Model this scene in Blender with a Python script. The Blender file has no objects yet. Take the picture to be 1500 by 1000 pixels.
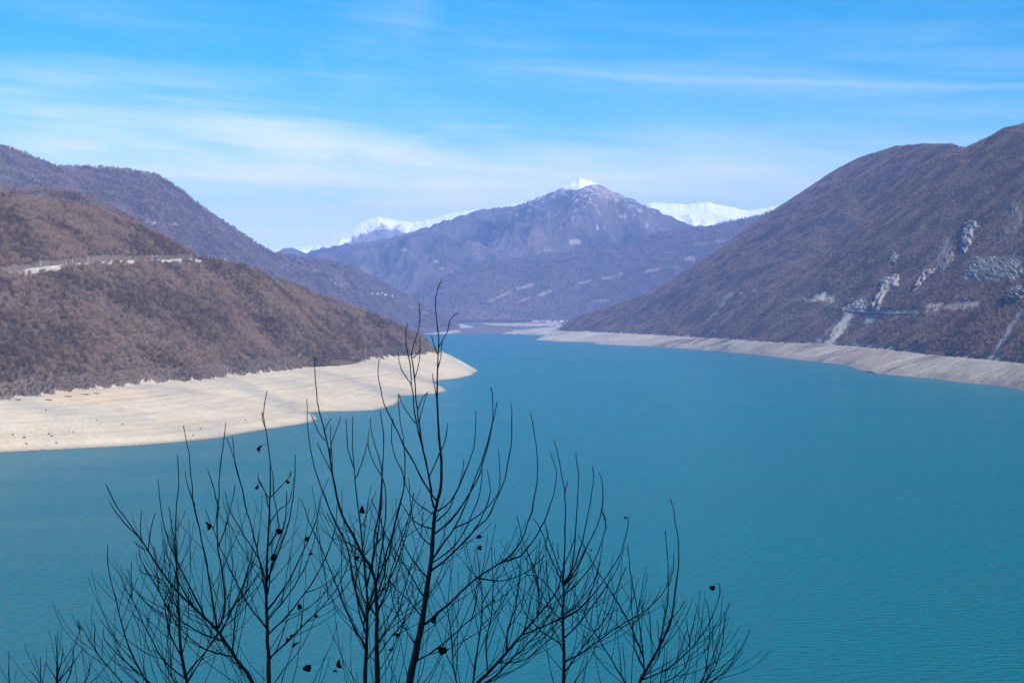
import bpy, math, random
import numpy as np
from mathutils import Vector
rng = np.random.default_rng(7)
random.seed(7)
R = math.radians
S = bpy.context.scene
COL = S.collection

# ------------------------------------------------------------------ camera, sky, sun, exposure
F, CH, HY = 2060.0, 90.0, 460.0            # focal length in photo pixels, eye height above the water, horizon row
SUN_AZ, SUN_EL = 147.0, 43.0               # degrees clockwise from the view direction, above the horizon
cam_d = bpy.data.cameras.new('camera'); cam = bpy.data.objects.new('camera', cam_d); COL.objects.link(cam)
cam.location = (0, 0, CH); cam.rotation_euler = (R(90), 0, 0)
cam_d.sensor_width = 36; cam_d.lens = 36 * F / 1500; cam_d.shift_y = -40 / 1500
cam_d.clip_start = 0.1; cam_d.clip_end = 60000
S.camera = cam
S.render.resolution_x, S.render.resolution_y = 1024, 682
vs = S.view_settings
vs.view_transform = 'Standard'; vs.look = 'None'; vs.gamma = 1; vs.use_curve_mapping = False
vs.exposure = 0.68
S.cycles.volume_bounces = 0
S.cycles.max_bounces = 3; S.cycles.diffuse_bounces = 2; S.cycles.glossy_bounces = 2; S.cycles.transmission_bounces = 0; S.cycles.transparent_max_bounces = 4
S.cycles.use_denoising = True

W = bpy.data.worlds.new('World'); S.world = W; W.use_nodes = True
def world():
    nt = W.node_tree; N = nt.nodes; L = nt.links; N.clear()
    out = N.new('ShaderNodeOutputWorld'); bg = N.new('ShaderNodeBackground')
    sky = N.new('ShaderNodeTexSky'); sky.sky_type = 'NISHITA'; sky.sun_disc = False
    sky.sun_elevation = R(SUN_EL); sky.sun_rotation = R(SUN_AZ)
    sky.altitude = 900; sky.air_density = 1.0; sky.dust_density = 0.1; sky.ozone_density = 4.0
    tc = N.new('ShaderNodeTexCoord'); sep = N.new('ShaderNodeSeparateXYZ'); L.new(tc.outputs['Generated'], sep.inputs[0])
    def val(x):
        return x
    def m(op, a, b=None, c=None, clamp=False):
        n = N.new('ShaderNodeMath'); n.operation = op; n.use_clamp = clamp
        for i, v in enumerate((a, b, c)):
            if v is None: continue
            if isinstance(v, (int, float)): n.inputs[i].default_value = v
            else: L.new(v, n.inputs[i])
        return n.outputs[0]
    az = m('ARCTAN2', sep.outputs[0], sep.outputs[1])
    el = m('ARCSINE', sep.outputs[2])
    def noise(sx, sy, det, rough, off=0.0, tilt=0.0, dist=0.0):
        cv = N.new('ShaderNodeCombineXYZ')
        L.new(m('MULTIPLY', az, sx), cv.inputs[0])
        L.new(m('MULTIPLY', m('ADD', el, m('MULTIPLY', az, tilt)), sy), cv.inputs[1]); cv.inputs[2].default_value = off
        n = N.new('ShaderNodeTexNoise'); n.noise_dimensions = '3D'
        n.inputs['Scale'].default_value = 1; n.inputs['Detail'].default_value = det; n.inputs['Roughness'].default_value = rough
        n.inputs['Distortion'].default_value = dist
        L.new(cv.outputs[0], n.inputs['Vector']); return n.outputs['Fac']
    def ramp(x, lo, hi):
        n = N.new('ShaderNodeMapRange'); n.interpolation_type = 'SMOOTHSTEP'; n.inputs[1].default_value = lo; n.inputs[2].default_value = hi
        L.new(x, n.inputs[0]); return n.outputs[0]
    # thin streaky cirrus all round the sky
    n1 = noise(5, 42, 5, .55, 1.3, .05, .3); n2 = noise(1.6, 8, 3, .5, 4.1, .03); n3 = noise(16, 260, 5, .65, 2.2, .07)
    fib = m('ADD', m('MULTIPLY', n1, .78), m('MULTIPLY', n3, .22))
    c = m('MULTIPLY', ramp(fib, .42, .72), ramp(n2, .36, .66))
    c = m('MULTIPLY', c, m('MULTIPLY_ADD', ramp(el, .24, .12), .16, .05))
    # soft veil of high cloud lower down
    veil = m('ADD', m('MULTIPLY', m('MULTIPLY', ramp(el, .165, .09), ramp(m('ADD', m('MULTIPLY', n2, .5), m('MULTIPLY', n1, .5)), .32, .70)), .5), m('MULTIPLY', ramp(el, .14, .03), .42))
    c = m('ADD', c, veil)
    wob = m('MULTIPLY', m('SUBTRACT', noise(9, 9, 3, .6, 7.7), .5), .010)
    def streak(x0, y0, x1, y1, th, amt, brk=.35):
        a0, e0 = math.atan((x0-750)/F), math.atan((HY-y0)/F); a1, e1 = math.atan((x1-750)/F), math.atan((HY-y1)/F)
        t = m('DIVIDE', m('SUBTRACT', az, a0), a1-a0)
        d = m('SUBTRACT', m('SUBTRACT', m('ADD', el, wob), e0), m('MULTIPLY', t, e1-e0))
        g = m('POWER', 2.718, m('MULTIPLY', m('POWER', m('ABSOLUTE', m('DIVIDE', d, th)), 2.0), -1.0))
        w = m('MULTIPLY', ramp(t, -.05, .35), ramp(t, 1.15, .75))
        return m('MULTIPLY', m('MULTIPLY', m('MULTIPLY', g, w), amt), ramp(fib, brk+.12, brk+.42))
    for s in ((-150, 178, 560, 188, .0055, .21, .2), (600, 190, 770, 187, .0030, .26, .2), (640, 92, 1750, 163, .0022, .12, .05), (560, 75, 1300, 134, .016, .14, .15),
              (-100, 128, 480, 150, .012, .16, .2), (100, 205, 1150, 246, .018, .20, .12), (480, 300, 720, 292, .004, .2, .1), (600, 275, 690, 271, .004, .2, .1),
              (-200, 215, 640, 240, .022, .18, .15), (470, 120, 640, 10, .035, .10, .2), (430, 90, 480, 100, .006, .16, .2)):
        c = m('ADD', c, streak(*s))
    c = m('MINIMUM', c, .85)
    hs = N.new('ShaderNodeHueSaturation'); hs.inputs['Saturation'].default_value = 1.5; hs.inputs['Hue'].default_value = .488
    hs.inputs['Value'].default_value = 1.0
    L.new(sky.outputs[0], hs.inputs['Color'])
    mix = N.new('ShaderNodeMix'); mix.data_type = 'RGBA'; L.new(c, mix.inputs[0]); L.new(hs.outputs[0], mix.inputs[6])
    mix.inputs[7].default_value = (8.2, 8.1, 7.8, 1)
    L.new(mix.outputs[2], bg.inputs[0]); bg.inputs[1].default_value = 0.11
    L.new(bg.outputs[0], out.inputs[0])
world()
sun_d = bpy.data.lights.new('sun', 'SUN'); sun_o = bpy.data.objects.new('sun', sun_d); COL.objects.link(sun_o)
sun_d.energy = 4.2; sun_d.angle = R(.53); sun_d.color = (1, .955, .89)
sd = Vector((math.sin(R(SUN_AZ))*math.cos(R(SUN_EL)), math.cos(R(SUN_AZ))*math.cos(R(SUN_EL)), math.sin(R(SUN_EL))))
sun_o.rotation_euler = sd.to_track_quat('Z', 'Y').to_euler(); sun_o.location = (60, -40, 200)

# ------------------------------------------------------------------ helpers
def tag(o, label=None, cat=None, group=None, kind=None):
    if label: o['label'] = label
    if cat: o['category'] = cat
    if group: o['group'] = group
    if kind: o['kind'] = kind
    return o
def mesh(name, v, f, mat=None, smooth=False, col=None):
    me = bpy.data.meshes.new(name)
    v = np.asarray(v, dtype=np.float32)
    if isinstance(f, np.ndarray):
        k = f.shape[1]
        me.vertices.add(len(v)); me.vertices.foreach_set('co', v.ravel())
        me.loops.add(f.size); me.loops.foreach_set('vertex_index', f.ravel().astype(np.int32))
        me.polygons.add(len(f)); me.polygons.foreach_set('loop_start', np.arange(0, f.size, k, dtype=np.int32))
        me.update(calc_edges=True)
    else:
        me.from_pydata(v.tolist(), [], f); me.update()
    if smooth: me.polygons.foreach_set('use_smooth', np.ones(len(me.polygons), dtype=bool))
    if col is not None:
        a = me.color_attributes.new('tint', 'FLOAT_COLOR', 'POINT')
        c4 = np.ones((len(v), 4), dtype=np.float32); c4[:, :3] = col; a.data.foreach_set('color', c4.ravel())
    if mat: me.materials.append(mat)
    return me
def link(name, me, parent=None):
    o = bpy.data.objects.new(name, me); COL.objects.link(o)
    if parent: o.parent = parent
    return o
def empty(name, loc=(0, 0, 0), rz=0, parent=None):
    o = bpy.data.objects.new(name, None); COL.objects.link(o); o.location = loc; o.rotation_euler = (0, 0, rz); o.empty_display_size = .5
    if parent: o.parent = parent
    return o
def quads(nr, nc):
    i = np.arange(nr-1)[:, None]*nc + np.arange(nc-1)[None, :]
    return np.stack([i, i+1, i+nc+1, i+nc], -1).reshape(-1, 4)

_perm = rng.permutation(512)
def _h(ix, iy):
    return _perm[(_perm[ix & 511] + iy) & 511]
def perlin(x, y):
    xi = np.floor(x).astype(int); yi = np.floor(y).astype(int); xf = x-xi; yf = y-yi
    u = xf**3*(xf*(xf*6-15)+10); v = yf**3*(yf*(yf*6-15)+10)
    def g(ix, iy, dx, dy):
        a = _h(ix, iy)*(2*np.pi/512); return np.cos(a)*dx+np.sin(a)*dy
    a = g(xi, yi, xf, yf); b = g(xi+1, yi, xf-1, yf); c = g(xi, yi+1, xf, yf-1); d = g(xi+1, yi+1, xf-1, yf-1)
    return (a*(1-u)+b*u)*(1-v)+(c*(1-u)+d*u)*v*1.0
def fbm(x, y, o=5, p=.5):
    s = 0; a = 1
    for k in range(o):
        s = s+a*perlin(x+17.3*k, y-9.1*k); x = x*2.03; y = y*2.03; a *= p
    return s
def ridged(x, y, o=5, p=.5):
    s = 0; a = 1
    for k in range(o):
        s = s+a*(1-2.2*np.abs(perlin(x+31.7*k, y+5.3*k))); x = x*2.07; y = y*2.07; a *= p
    return s/2
def I(pts, x):
    p = np.array(pts, float); return np.interp(x, p[:, 0], p[:, 1])
def smooth_line(pts, w, lo=-320, hi=1920):
    g = np.arange(lo-w, hi+w, 2.0); k = np.hanning(int(w/2)*2+1); k /= k.sum(); y = np.convolve(np.pad(I(pts, g), len(k)//2, mode='edge'), k, 'valid'); return list(zip(g.tolist(), y.tolist()))
def sm(x, a, b):
    t = np.clip((x-a)/(b-a), 0, 1); return t*t*(3-2*t)
def wpt(x, y, z=0.0):                      # pixel + height of the ground it touches -> world X, Y
    Y = (CH-z)*F/(y-HY); return ((x-750)/F*Y, Y)
def poly_w(pts, z): return np.array([wpt(x, y, z) for x, y in pts])
def dist_poly(X, Y, P, closed=False):
    d = np.full(X.shape, 1e12); n = len(P)
    for i in range(n if closed else n-1):
        a = P[i]; b = P[(i+1) % n]; ab = b-a; L2 = max(ab@ab, 1e-9)
        t = np.clip(((X-a[0])*ab[0]+(Y-a[1])*ab[1])/L2, 0, 1)
        d = np.minimum(d, (X-a[0]-t*ab[0])**2+(Y-a[1]-t*ab[1])**2)
    return np.sqrt(d)
def inside(X, Y, P):
    r = np.zeros(X.shape, bool); n = len(P)
    for i in range(n):
        x0, y0 = P[i]; x1, y1 = P[(i+1) % n]
        if y0 == y1: continue
        c = ((y0 > Y) != (y1 > Y)) & (X < (x1-x0)*(Y-y0)/(y1-y0)+x0); r ^= c
    return r
def scr(x, Y, z): return HY-(z-CH)*F/Y

# ------------------------------------------------------------------ materials
def mat(name, rough=.9, spec=.2):
    m = bpy.data.materials.new(name); m.use_nodes = True
    b = m.node_tree.nodes['Principled BSDF']; b.inputs['Roughness'].default_value = rough; b.inputs['Specular IOR Level'].default_value = spec
    return m, m.node_tree, b
def ground_mat(name, scales, amt=.35, bump=0.0, bscale=.2, rough=.95, spec=.1):
    m, nt, b = mat(name, rough, spec); N, L = nt.nodes, nt.links
    at = N.new('ShaderNodeAttribute'); at.attribute_name = 'tint'
    geo = N.new('ShaderNodeNewGeometry')
    cur = at.outputs['Color']
    for sc, det in scales:
        n = N.new('ShaderNodeTexNoise'); n.inputs['Scale'].default_value = sc; n.inputs['Detail'].default_value = det; n.inputs['Roughness'].default_value = .62
        L.new(geo.outputs['Position'], n.inputs['Vector'])
        mr = N.new('ShaderNodeMapRange'); mr.inputs[1].default_value = .3; mr.inputs[2].default_value = .7; mr.inputs[3].default_value = 1-amt; mr.inputs[4].default_value = 1+amt
        L.new(n.outputs['Fac'], mr.inputs[0])
        mx = N.new('ShaderNodeVectorMath'); mx.operation = 'SCALE'; L.new(cur, mx.inputs[0]); L.new(mr.outputs[0], mx.inputs['Scale']); cur = mx.outputs[0]
    L.new(cur, b.inputs['Base Color'])
    if bump:
        n = N.new('ShaderNodeTexNoise'); n.inputs['Scale'].default_value = bscale; n.inputs['Detail'].default_value = 5
        L.new(geo.outputs['Position'], n.inputs['Vector'])
        bp = N.new('ShaderNodeBump'); bp.inputs['Strength'].default_value = 1; bp.inputs['Distance'].default_value = bump
        L.new(n.outputs['Fac'], bp.inputs['Height']); L.new(bp.outputs[0], b.inputs['Normal'])
    return m
M_shore = ground_mat('shore_earth', [(.03, 4), (.4, 3)], .10, .5, .25)
M_hill = ground_mat('hill_floor', [(.02, 4), (.25, 3)], .22, 1.0, .15)
M_far = ground_mat('far_slope', [(.004, 6), (.03, 4)], .25, 26, .012)
M_snow = ground_mat('snow_slope', [(.004, 4)], .03, 10, .012, .7)
M_rock = ground_mat('cliff_rock', [(.08, 5), (.5, 4)], .26, 2.0, .3)
def twig_mat(name, c0, c1):
    m, nt, b = mat(name, .95, .05); N, L = nt.nodes, nt.links
    oi = N.new('ShaderNodeObjectInfo'); n = N.new('ShaderNodeTexNoise'); n.inputs['Scale'].default_value = .016; n.inputs['Detail'].default_value = 4
    L.new(oi.outputs['Location'], n.inputs['Vector'])
    ad = N.new('ShaderNodeMath'); ad.operation = 'ADD'; L.new(oi.outputs['Random'], ad.inputs[0])
    mu = N.new('ShaderNodeMath'); mu.operation = 'MULTIPLY_ADD'; L.new(n.outputs['Fac'], mu.inputs[0]); mu.inputs[1].default_value = 3.4; mu.inputs[2].default_value = -1.7
    L.new(mu.outputs[0], ad.inputs[1])
    rp = N.new('ShaderNodeMix'); rp.data_type = 'RGBA'; L.new(ad.outputs[0], rp.inputs[0]); rp.inputs[6].default_value = (*c0, 1); rp.inputs[7].default_value = (*c1, 1)
    L.new(rp.outputs[2], b.inputs['Base Color']); return m
M_twigs = twig_mat('bare_wood_brown', (.085, .056, .045), (.315, .215, .162))
M_twigs2 = twig_mat('bare_wood_grey', (.078, .054, .049), (.30, .205, .168))
M_trunk, nt_, b_ = mat('tree_bark_pale'); b_.inputs['Base Color'].default_value = (.17, .145, .13, 1)

# ------------------------------------------------------------------ bare tree prototypes
def bare_tree_parts(seed, h=6.0, w=5.0, n=190, blade=.105):
    r = np.random.default_rng(seed)
    tv, tf = [], []
    def limb(p, q, r0, r1):
        p = np.array(p, float); q = np.array(q, float); d = q-p; d /= np.linalg.norm(d); a = np.cross(d, [.3, .9, .2]); a /= np.linalg.norm(a); c = np.cross(d, a)
        k = len(tv)
        for s in range(3):
            an = s*2.0944; o = np.cos(an)*a+np.sin(an)*c; tv.append(p+o*r0); tv.append(q+o*r1)
        for s in range(3):
            e = (s+1) % 3; tf.append((k+2*s, k+2*e, k+2*e+1, k+2*s+1))
    fork = h*.28; limb((0, 0, -.6), (0, 0, fork), .16, .12)
    nodes = []
    for k in range(6):
        an = k*1.05+r.uniform(-.3, .3); rr = w*.5*r.uniform(.35, .8); q = (rr*np.cos(an), rr*np.sin(an), h*r.uniform(.55, .85)); limb((0, 0, fork*r.uniform(.6, 1)), q, .09, .03); nodes.append(q)
    cv, cf = [], []
    for k in range(n):
        # twig blades fan out and up from points spread through the crown
        an = r.uniform(0, 2*np.pi); rad = w*.5*np.sqrt(r.uniform(0, 1))*.9; zz = h*(.30+.62*r.uniform(0, 1)*np.sqrt(max(0, 1-(rad/(w*.52))**2)))
        p = np.array([rad*np.cos(an), rad*np.sin(an), zz]); d = p-np.array([0, 0, h*.15]); d /= np.linalg.norm(d); d = d+r.normal(0, .35, 3); d[2] += .35; d /= np.linalg.norm(d)
        L_ = h*r.uniform(.10, .24); s = np.cross(d, r.normal(0, 1, 3)); s /= np.linalg.norm(s); wd = blade*r.uniform(.6, 1.5)
        b = len(cv); cv += [p-s*wd-d*L_*.5, p+s*wd-d*L_*.5, p+d*L_*.5]; cf.append((b, b+1, b+2))
    return np.array(tv), tf, np.array(cv), cf
PROTO = bpy.data.collections.new('tree_prototypes'); PROTO2 = bpy.data.collections.new('tree_prototypes_grey')
TREE_PARTS = []
for k in range(6):
    tv, tf, cv, cf = bare_tree_parts(100+k, h=6.0+.35*k, w=5.0+.25*(k % 3))
    me_t = mesh('trunk', tv, tf, M_trunk); me_c = mesh('crown', cv, cf, M_twigs); TREE_PARTS.append((me_t, me_c))
    for pc, mm in ((PROTO, M_twigs), (PROTO2, M_twigs2)):
        me = mesh('bare_tree_whole', np.vstack([cv, tv]), cf+[tuple(i+len(cv) for i in f) for f in tf], mm); me.materials.append(M_trunk)
        idx = np.zeros(len(me.polygons), dtype=np.int32); idx[len(cf):] = 1; me.polygons.foreach_set('material_index', idx)
        pc.objects.link(bpy.data.objects.new('bare_tree_%s' % 'abcdef'[k], me))
def scatter(name, pts, scl, coll, label, cat='woods'):
    me = bpy.data.meshes.new(name); me.vertices.add(len(pts)); me.vertices.foreach_set('co', np.asarray(pts, np.float32).ravel())
    a = me.attributes.new('size', 'FLOAT', 'POINT'); a.data.foreach_set('value', np.asarray(scl, np.float32))
    a = me.attributes.new('turn', 'FLOAT_VECTOR', 'POINT'); t = np.zeros((len(pts), 3), np.float32); t[:, 2] = rng.uniform(0, 6.28, len(pts)); t[:, :2] = rng.normal(0, .09, (len(pts), 2)); a.data.foreach_set('vector', t.ravel())
    o = link(name, me); ng = bpy.data.node_groups.new(name, 'GeometryNodeTree')
    ng.interface.new_socket('Geometry', in_out='INPUT', socket_type='NodeSocketGeometry'); ng.interface.new_socket('Geometry', in_out='OUTPUT', socket_type='NodeSocketGeometry')
    N, L = ng.nodes, ng.links; gi = N.new('NodeGroupInput'); go = N.new('NodeGroupOutput')
    ip = N.new('GeometryNodeInstanceOnPoints'); ci = N.new('GeometryNodeCollectionInfo'); ci.inputs['Collection'].default_value = coll
    ci.inputs['Separate Children'].default_value = True; ci.inputs['Reset Children'].default_value = True; ip.inputs['Pick Instance'].default_value = True
    na = N.new('GeometryNodeInputNamedAttribute'); na.data_type = 'FLOAT'; na.inputs['Name'].default_value = 'size'
    nv = N.new('GeometryNodeInputNamedAttribute'); nv.data_type = 'FLOAT_VECTOR'; nv.inputs['Name'].default_value = 'turn'
    ri = N.new('FunctionNodeRandomValue'); ri.data_type = 'INT'
    for s in ri.inputs:
        if s.type == 'INT' and s.name == 'Max': s.default_value = 5
        if s.type == 'INT' and s.name == 'Min': s.default_value = 0
    L.new(gi.outputs[0], ip.inputs['Points']); L.new(ci.outputs[0], ip.inputs['Instance']); L.new(na.outputs[0], ip.inputs['Scale']); L.new(nv.outputs[0], ip.inputs['Rotation'])
    L.new([s for s in ri.outputs if s.type == 'INT'][0], ip.inputs['Instance Index']); L.new(ip.outputs[0], go.inputs[0])
    md = o.modifiers.new('woods', 'NODES'); md.node_group = ng
    return tag(o, label, cat, None, 'stuff')

# ------------------------------------------------------------------ ground sheet and water
me = mesh('ground', [(-8900, -1400, -14), (8900, -1400, -14), (8900, 14500, -14), (-8900, 14500, -14)], [(0, 1, 2, 3)], M_hill, col=np.full((4, 3), (.2, .17, .14)))
tag(link('ground', me), kind='structure')
def water_mat():
    m, nt, b = mat('lake_water', .12, .5); N, L = nt.nodes, nt.links
    b.inputs['Base Color'].default_value = (.001, .150, .200, 1); b.inputs['IOR'].default_value = 1.333
    b.inputs['Specular IOR Level'].default_value = .11
    geo = N.new('ShaderNodeNewGeometry')
    def nz(sx, sy, det, rot=0):
        mp = N.new('ShaderNodeMapping'); mp.inputs['Scale'].default_value = (sx, sy, 1); mp.inputs['Rotation'].default_value = (0, 0, rot); L.new(geo.outputs['Position'], mp.inputs['Vector'])
        n = N.new('ShaderNodeTexNoise'); n.inputs['Scale'].default_value = 1; n.inputs['Detail'].default_value = det; n.inputs['Roughness'].default_value = .6; L.new(mp.outputs[0], n.inputs['Vector']); return n.outputs['Fac']
    a = nz(.22, .5, 6, .12); g = nz(.004, .012, 4, .1)
    bp = N.new('ShaderNodeBump'); bp.inputs['Distance'].default_value = 2.2; bp.inputs['Strength'].default_value = 1; L.new(a, bp.inputs['Height'])
    L.new(bp.outputs[0], b.inputs['Normal'])
    mr = N.new('ShaderNodeMapRange'); mr.inputs[1].default_value = .35; mr.inputs[2].default_value = .65; mr.inputs[3].default_value = .20; mr.inputs[4].default_value = .25; L.new(g, mr.inputs[0]); L.new(mr.outputs[0], b.inputs['Roughness'])
    return m
M_water = water_mat()
me = mesh('lake_water', [(-5000, 20, 0), (5000, 20, 0), (5000, 7400, 0), (-5000, 7400, 0)], [(0, 1, 2, 3)], M_water)
tag(link('lake_water', me), kind='structure')

# ------------------------------------------------------------------ left hill and its drained shore
ZF = 28.0                                   # full-lake level, where the woods begin
LW = [(-300, 674), (-100, 668), (0, 662), (100, 657), (200, 652), (260, 647), (320, 641), (350, 635), (385, 629), (440, 621), (458, 617), (465, 613), (461, 608), (450, 604), (480, 602.5), (520, 602), (545, 601), (563, 597), (578, 592), (587, 585),
      (583, 581.5), (586, 579.5), (610, 578.5), (640, 576), (654, 572), (646, 566), (634, 560), (645, 556.5), (670, 554), (688, 550), (700, 543), (690, 537), (664, 529), (600, 522), (400, 505), (0, 490), (-300, 488)]
LT = [(-300, 592), (-100, 588), (0, 583), (50, 579), (100, 573), (150, 568), (220, 561), (300, 555), (350, 549), (400, 544), (450, 538), (500, 535), (518, 533), (532, 528), (560, 524.5), (600, 521), (632, 518), (647, 516), (640, 511), (600, 505), (400, 496), (0, 485), (-300, 484)]
LWw = poly_w(LW, 0); LTw = poly_w(LT, ZF)
LT_front = smooth_line([p for p in LT[:18] if not 495 < p[0] < 550], 70)
CREST_L = [(-300, 262), (-150, 272), (0, 287), (60, 293), (120, 302), (180, 321), (240, 349), (290, 377), (310, 383), (360, 392), (420, 402), (450, 413), (480, 427), (530, 452), (580, 477), (620, 494), (648, 516)]
SL_L = [(-300, .36), (0, .40), (300, .36), (420, .33), (530, .3), (648, .22)]
SL_L = smooth_line(SL_L, 90)
def solve_crest(x, yt, yc, sl):
    Yt = (CH-ZF)*F/(yt-HY); k = (HY-yc)/F
    Yc = (CH-ZF+sl*Yt)/(sl-k); return Yt, Yc, CH+k*Yc
def left_z(x, Y):
    X = (x-750)/F*Y
    dw = dist_poly(X, Y, LWw); dt = dist_poly(X, Y, LTw)
    inw = inside(X, Y, LWw); int_ = inside(X, Y, LTw)
    n = fbm(X*.012, Y*.012, 4)
    beach = ZF*(dw/(dw+dt+1e-6))**.92
    fade = sm(dw, 0, 25)*sm(dt, 0, 20)
    beach = beach+(n*1.6+ridged(X*.016+3+Y*.004, Y*.006-X*.004, 4)*1.7-.6)*fade+.25*np.sin(ZF*dw/(dw+dt+1e-6)*2.6+n*4)*fade
    z = np.where(inw, beach, -np.minimum(dw*.12, 9))
    Yt, Yc, zc = solve_crest(x, I(LT_front, x), I(CREST_L, x), I(SL_L, x))
    t = (Y-Yt)/np.maximum(Yc-Yt, 12)
    tt = np.clip(t, 0, 1)
    up = ZF+(zc-ZF)*(tt*1.12-.12*tt**3)
    bell = np.clip(4*tt*(1-tt), 0, 1)
    up = up+bell*np.minimum(1, (zc-ZF)/80)*(ridged(X*.006+2, Y*.0045+7, 4)*9-4+fbm(X*.02, Y*.02, 3)*3)
    back = zc-.42*np.maximum(Y-Yc, 0)-.0006*np.maximum(Y-Yc, 0)**2
    hill = np.where(t <= 1, up, np.maximum(back, ZF))
    hill = np.minimum(hill, ZF+1+dt*.85)
    return np.where(int_ & (x < 648), np.maximum(hill, ZF), z)
nc = 440; xs = np.concatenate([np.linspace(-260, 0, 50)[:-1], np.linspace(0, 720, nc)])
ys = np.concatenate([np.linspace(820, 2500, 420), np.linspace(2520, 3200, 20)])
GX, GY = np.meshgrid(xs, ys); Z = left_z(GX, GY); Xw = (GX-750)/F*GY
sy = scr(GX, GY, Z)
def shade_left():
    X, Y = Xw, GY; n = fbm(X*.03, Y*.03, 4)[..., None]; n2 = fbm(X*.008+5, Y*.008, 4)[..., None]
    sand = np.array((.55, .445, .325)); grey = np.array((.385, .34, .285)); och = np.array((.60, .44, .27))
    c = sand+0*n
    band = sm(fbm(Z*.55+X*.004, X*.004+Z*.1, 3), -.15, .5)[..., None]
    c = c*(1-.13*band)
    ln = sm(np.sin(Z*2.6+n[..., 0]*2.5), .35, 1)*sm(fbm(X*.012+30, Y*.012, 3), -.25, .3); c = c*(1-.13*ln[..., None])
    c = c+(grey-c)*np.clip(sm(n2, .05, .55)*.7, 0, 1)
    o = (np.exp(-(((GX-130)/75)**2+((sy-583)/9)**2))*1.0+.35*np.exp(-(((GX+20)/70)**2+((sy-648)/8)**2)))[..., None]; c = c+(och-c)*np.clip(o*(.6+n), 0, .75)
    # gullies between the spits: shade on their left-facing slopes, painted in as grey
    for (x0, y0, x1, y1, w) in ((330, 556, 452, 603, 9), (470, 545, 585, 580, 7), (545, 530, 634, 559, 6)):
        t = np.clip((GX-x0)/(x1-x0), 0, 1); d = np.abs(sy-(y0+t*(y1-y0))); g = np.exp(-(d/w)**2)*sm(GX, x0-60, x0+10)*sm(GX, x1+22, x1); c = c+(grey*.92-c)*np.clip(g[..., None]*(.75+n*.5), 0, .9)
    wet = np.exp(-np.maximum(Z, 0)/.8)[..., None]; c = c*(1-.5*wet)
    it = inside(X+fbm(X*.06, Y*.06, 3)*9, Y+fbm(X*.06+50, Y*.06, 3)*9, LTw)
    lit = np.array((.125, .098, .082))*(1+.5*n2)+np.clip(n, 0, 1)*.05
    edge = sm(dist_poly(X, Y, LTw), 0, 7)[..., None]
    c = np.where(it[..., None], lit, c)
    return np.clip(c, .02, .9)

ROADS = []
ROAD_L = [(-60, 408), (0, 402.5), (40, 399.5), (90, 392), (135, 387.5), (170, 384.5), (230, 383), (297, 381)]
GRIDS = {}
def surf(key, x, y):        # where the sight line through a pixel first meets a surface grid
    xs_, GY_, Z_ = GRIDS[key]; i = int(np.clip(np.searchsorted(xs_, x)-1, 0, len(xs_)-2)); f = (x-xs_[i])/(xs_[i+1]-xs_[i])
    Y = GY_[:, i]*(1-f)+GY_[:, i+1]*f; z = Z_[:, i]*(1-f)+Z_[:, i+1]*f; s = scr(x, Y, z)
    k = int(np.argmax(s <= y))
    if s[k] > y: k = int(np.argmin(np.abs(s-y)))
    if k > 0 and s[k-1] > y:
        g = (s[k-1]-y)/(s[k-1]-s[k]); Yk = Y[k-1]+(Y[k]-Y[k-1])*g; zk = z[k-1]+(z[k]-z[k-1])*g
    else: Yk, zk = Y[k], z[k]
    return np.array(((x-750)/F*Yk, Yk, zk))
GRIDS['left'] = (xs, GY, Z)
def jitter(x0, x1, y0, y1, sp):
    a = np.arange(x0, x1, sp); b = np.arange(y0, y1, sp); A, B = np.meshgrid(a, b); A = A+rng.uniform(-.48, .48, A.shape)*sp; B = B+rng.uniform(-.48, .48, B.shape)*sp
    return A.ravel(), B.ravel()
def road_ribbon(name, zf, line, y0, y1, step, width, bank, c_road, c_bank):
    xs_ = np.arange(line[0][0], line[-1][0]+.1, step); P = np.array([surf('left', x, I(line, x)) for x in xs_])
    k = np.ones(7)/7; Pp = np.vstack([np.repeat(P[:1], 3, 0), P, np.repeat(P[-1:], 3, 0)]); P = np.stack([np.convolve(Pp[:, i], k, 'valid') for i in range(3)], -1)
    ROADS.append(P)
    d = np.gradient(P[:, :2], axis=0); d /= np.linalg.norm(d, axis=1)[:, None]; nrm = np.stack([-d[:, 1], d[:, 0]], -1)   # into the slope
    rows = []
    up = np.clip(1.0+.5*fbm(xs_*.045, xs_*0+3.3, 3), .75, 1.35)
    for off, dz in ((-2.2, -3.0), (-2.0, .15), (width, .25)):
        rows.append(np.column_stack([P[:, :2]+nrm*off, P[:, 2]+dz]))
    road = mesh('road', np.vstack(rows), quads(3, len(P)), M_shore, False, np.full((3*len(P), 3), c_road))
    tag(link('road', road), kind='structure')
    rows = []
    for k_, (off, dz) in enumerate(((width-.3, .0), (width+.2, .9), (width+.8, 2.0), (width+1.6, 3.3), (width+4.6, 4.0))):
        jz = fbm(xs_*.31+k_*7, xs_*0+k_, 3)*1.1
        rows.append(np.column_stack([P[:, :2]+nrm*(off+jz[:, None]*.6), P[:, 2]+dz*bank*np.where(k_ > 1, up, 1)+(jz*.8 if k_ > 1 else 0)]))
    V = np.vstack(rows); cc = np.array(c_bank)[None]*(1+.5*fbm(V[:, 0]*.05, V[:, 2]*.4+V[:, 1]*.05, 3))[:, None]
    tag(link('road_cutting', mesh('road_cutting', V, quads(5, len(P)), M_rock, False, np.clip(cc, .05, .8))), kind='structure')
    return P
PL = road_ribbon('left', left_z, ROAD_L, 1000, 2200, 1.6, 5.0, .55, (.40, .36, .31), (.46, .41, .345))

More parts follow.
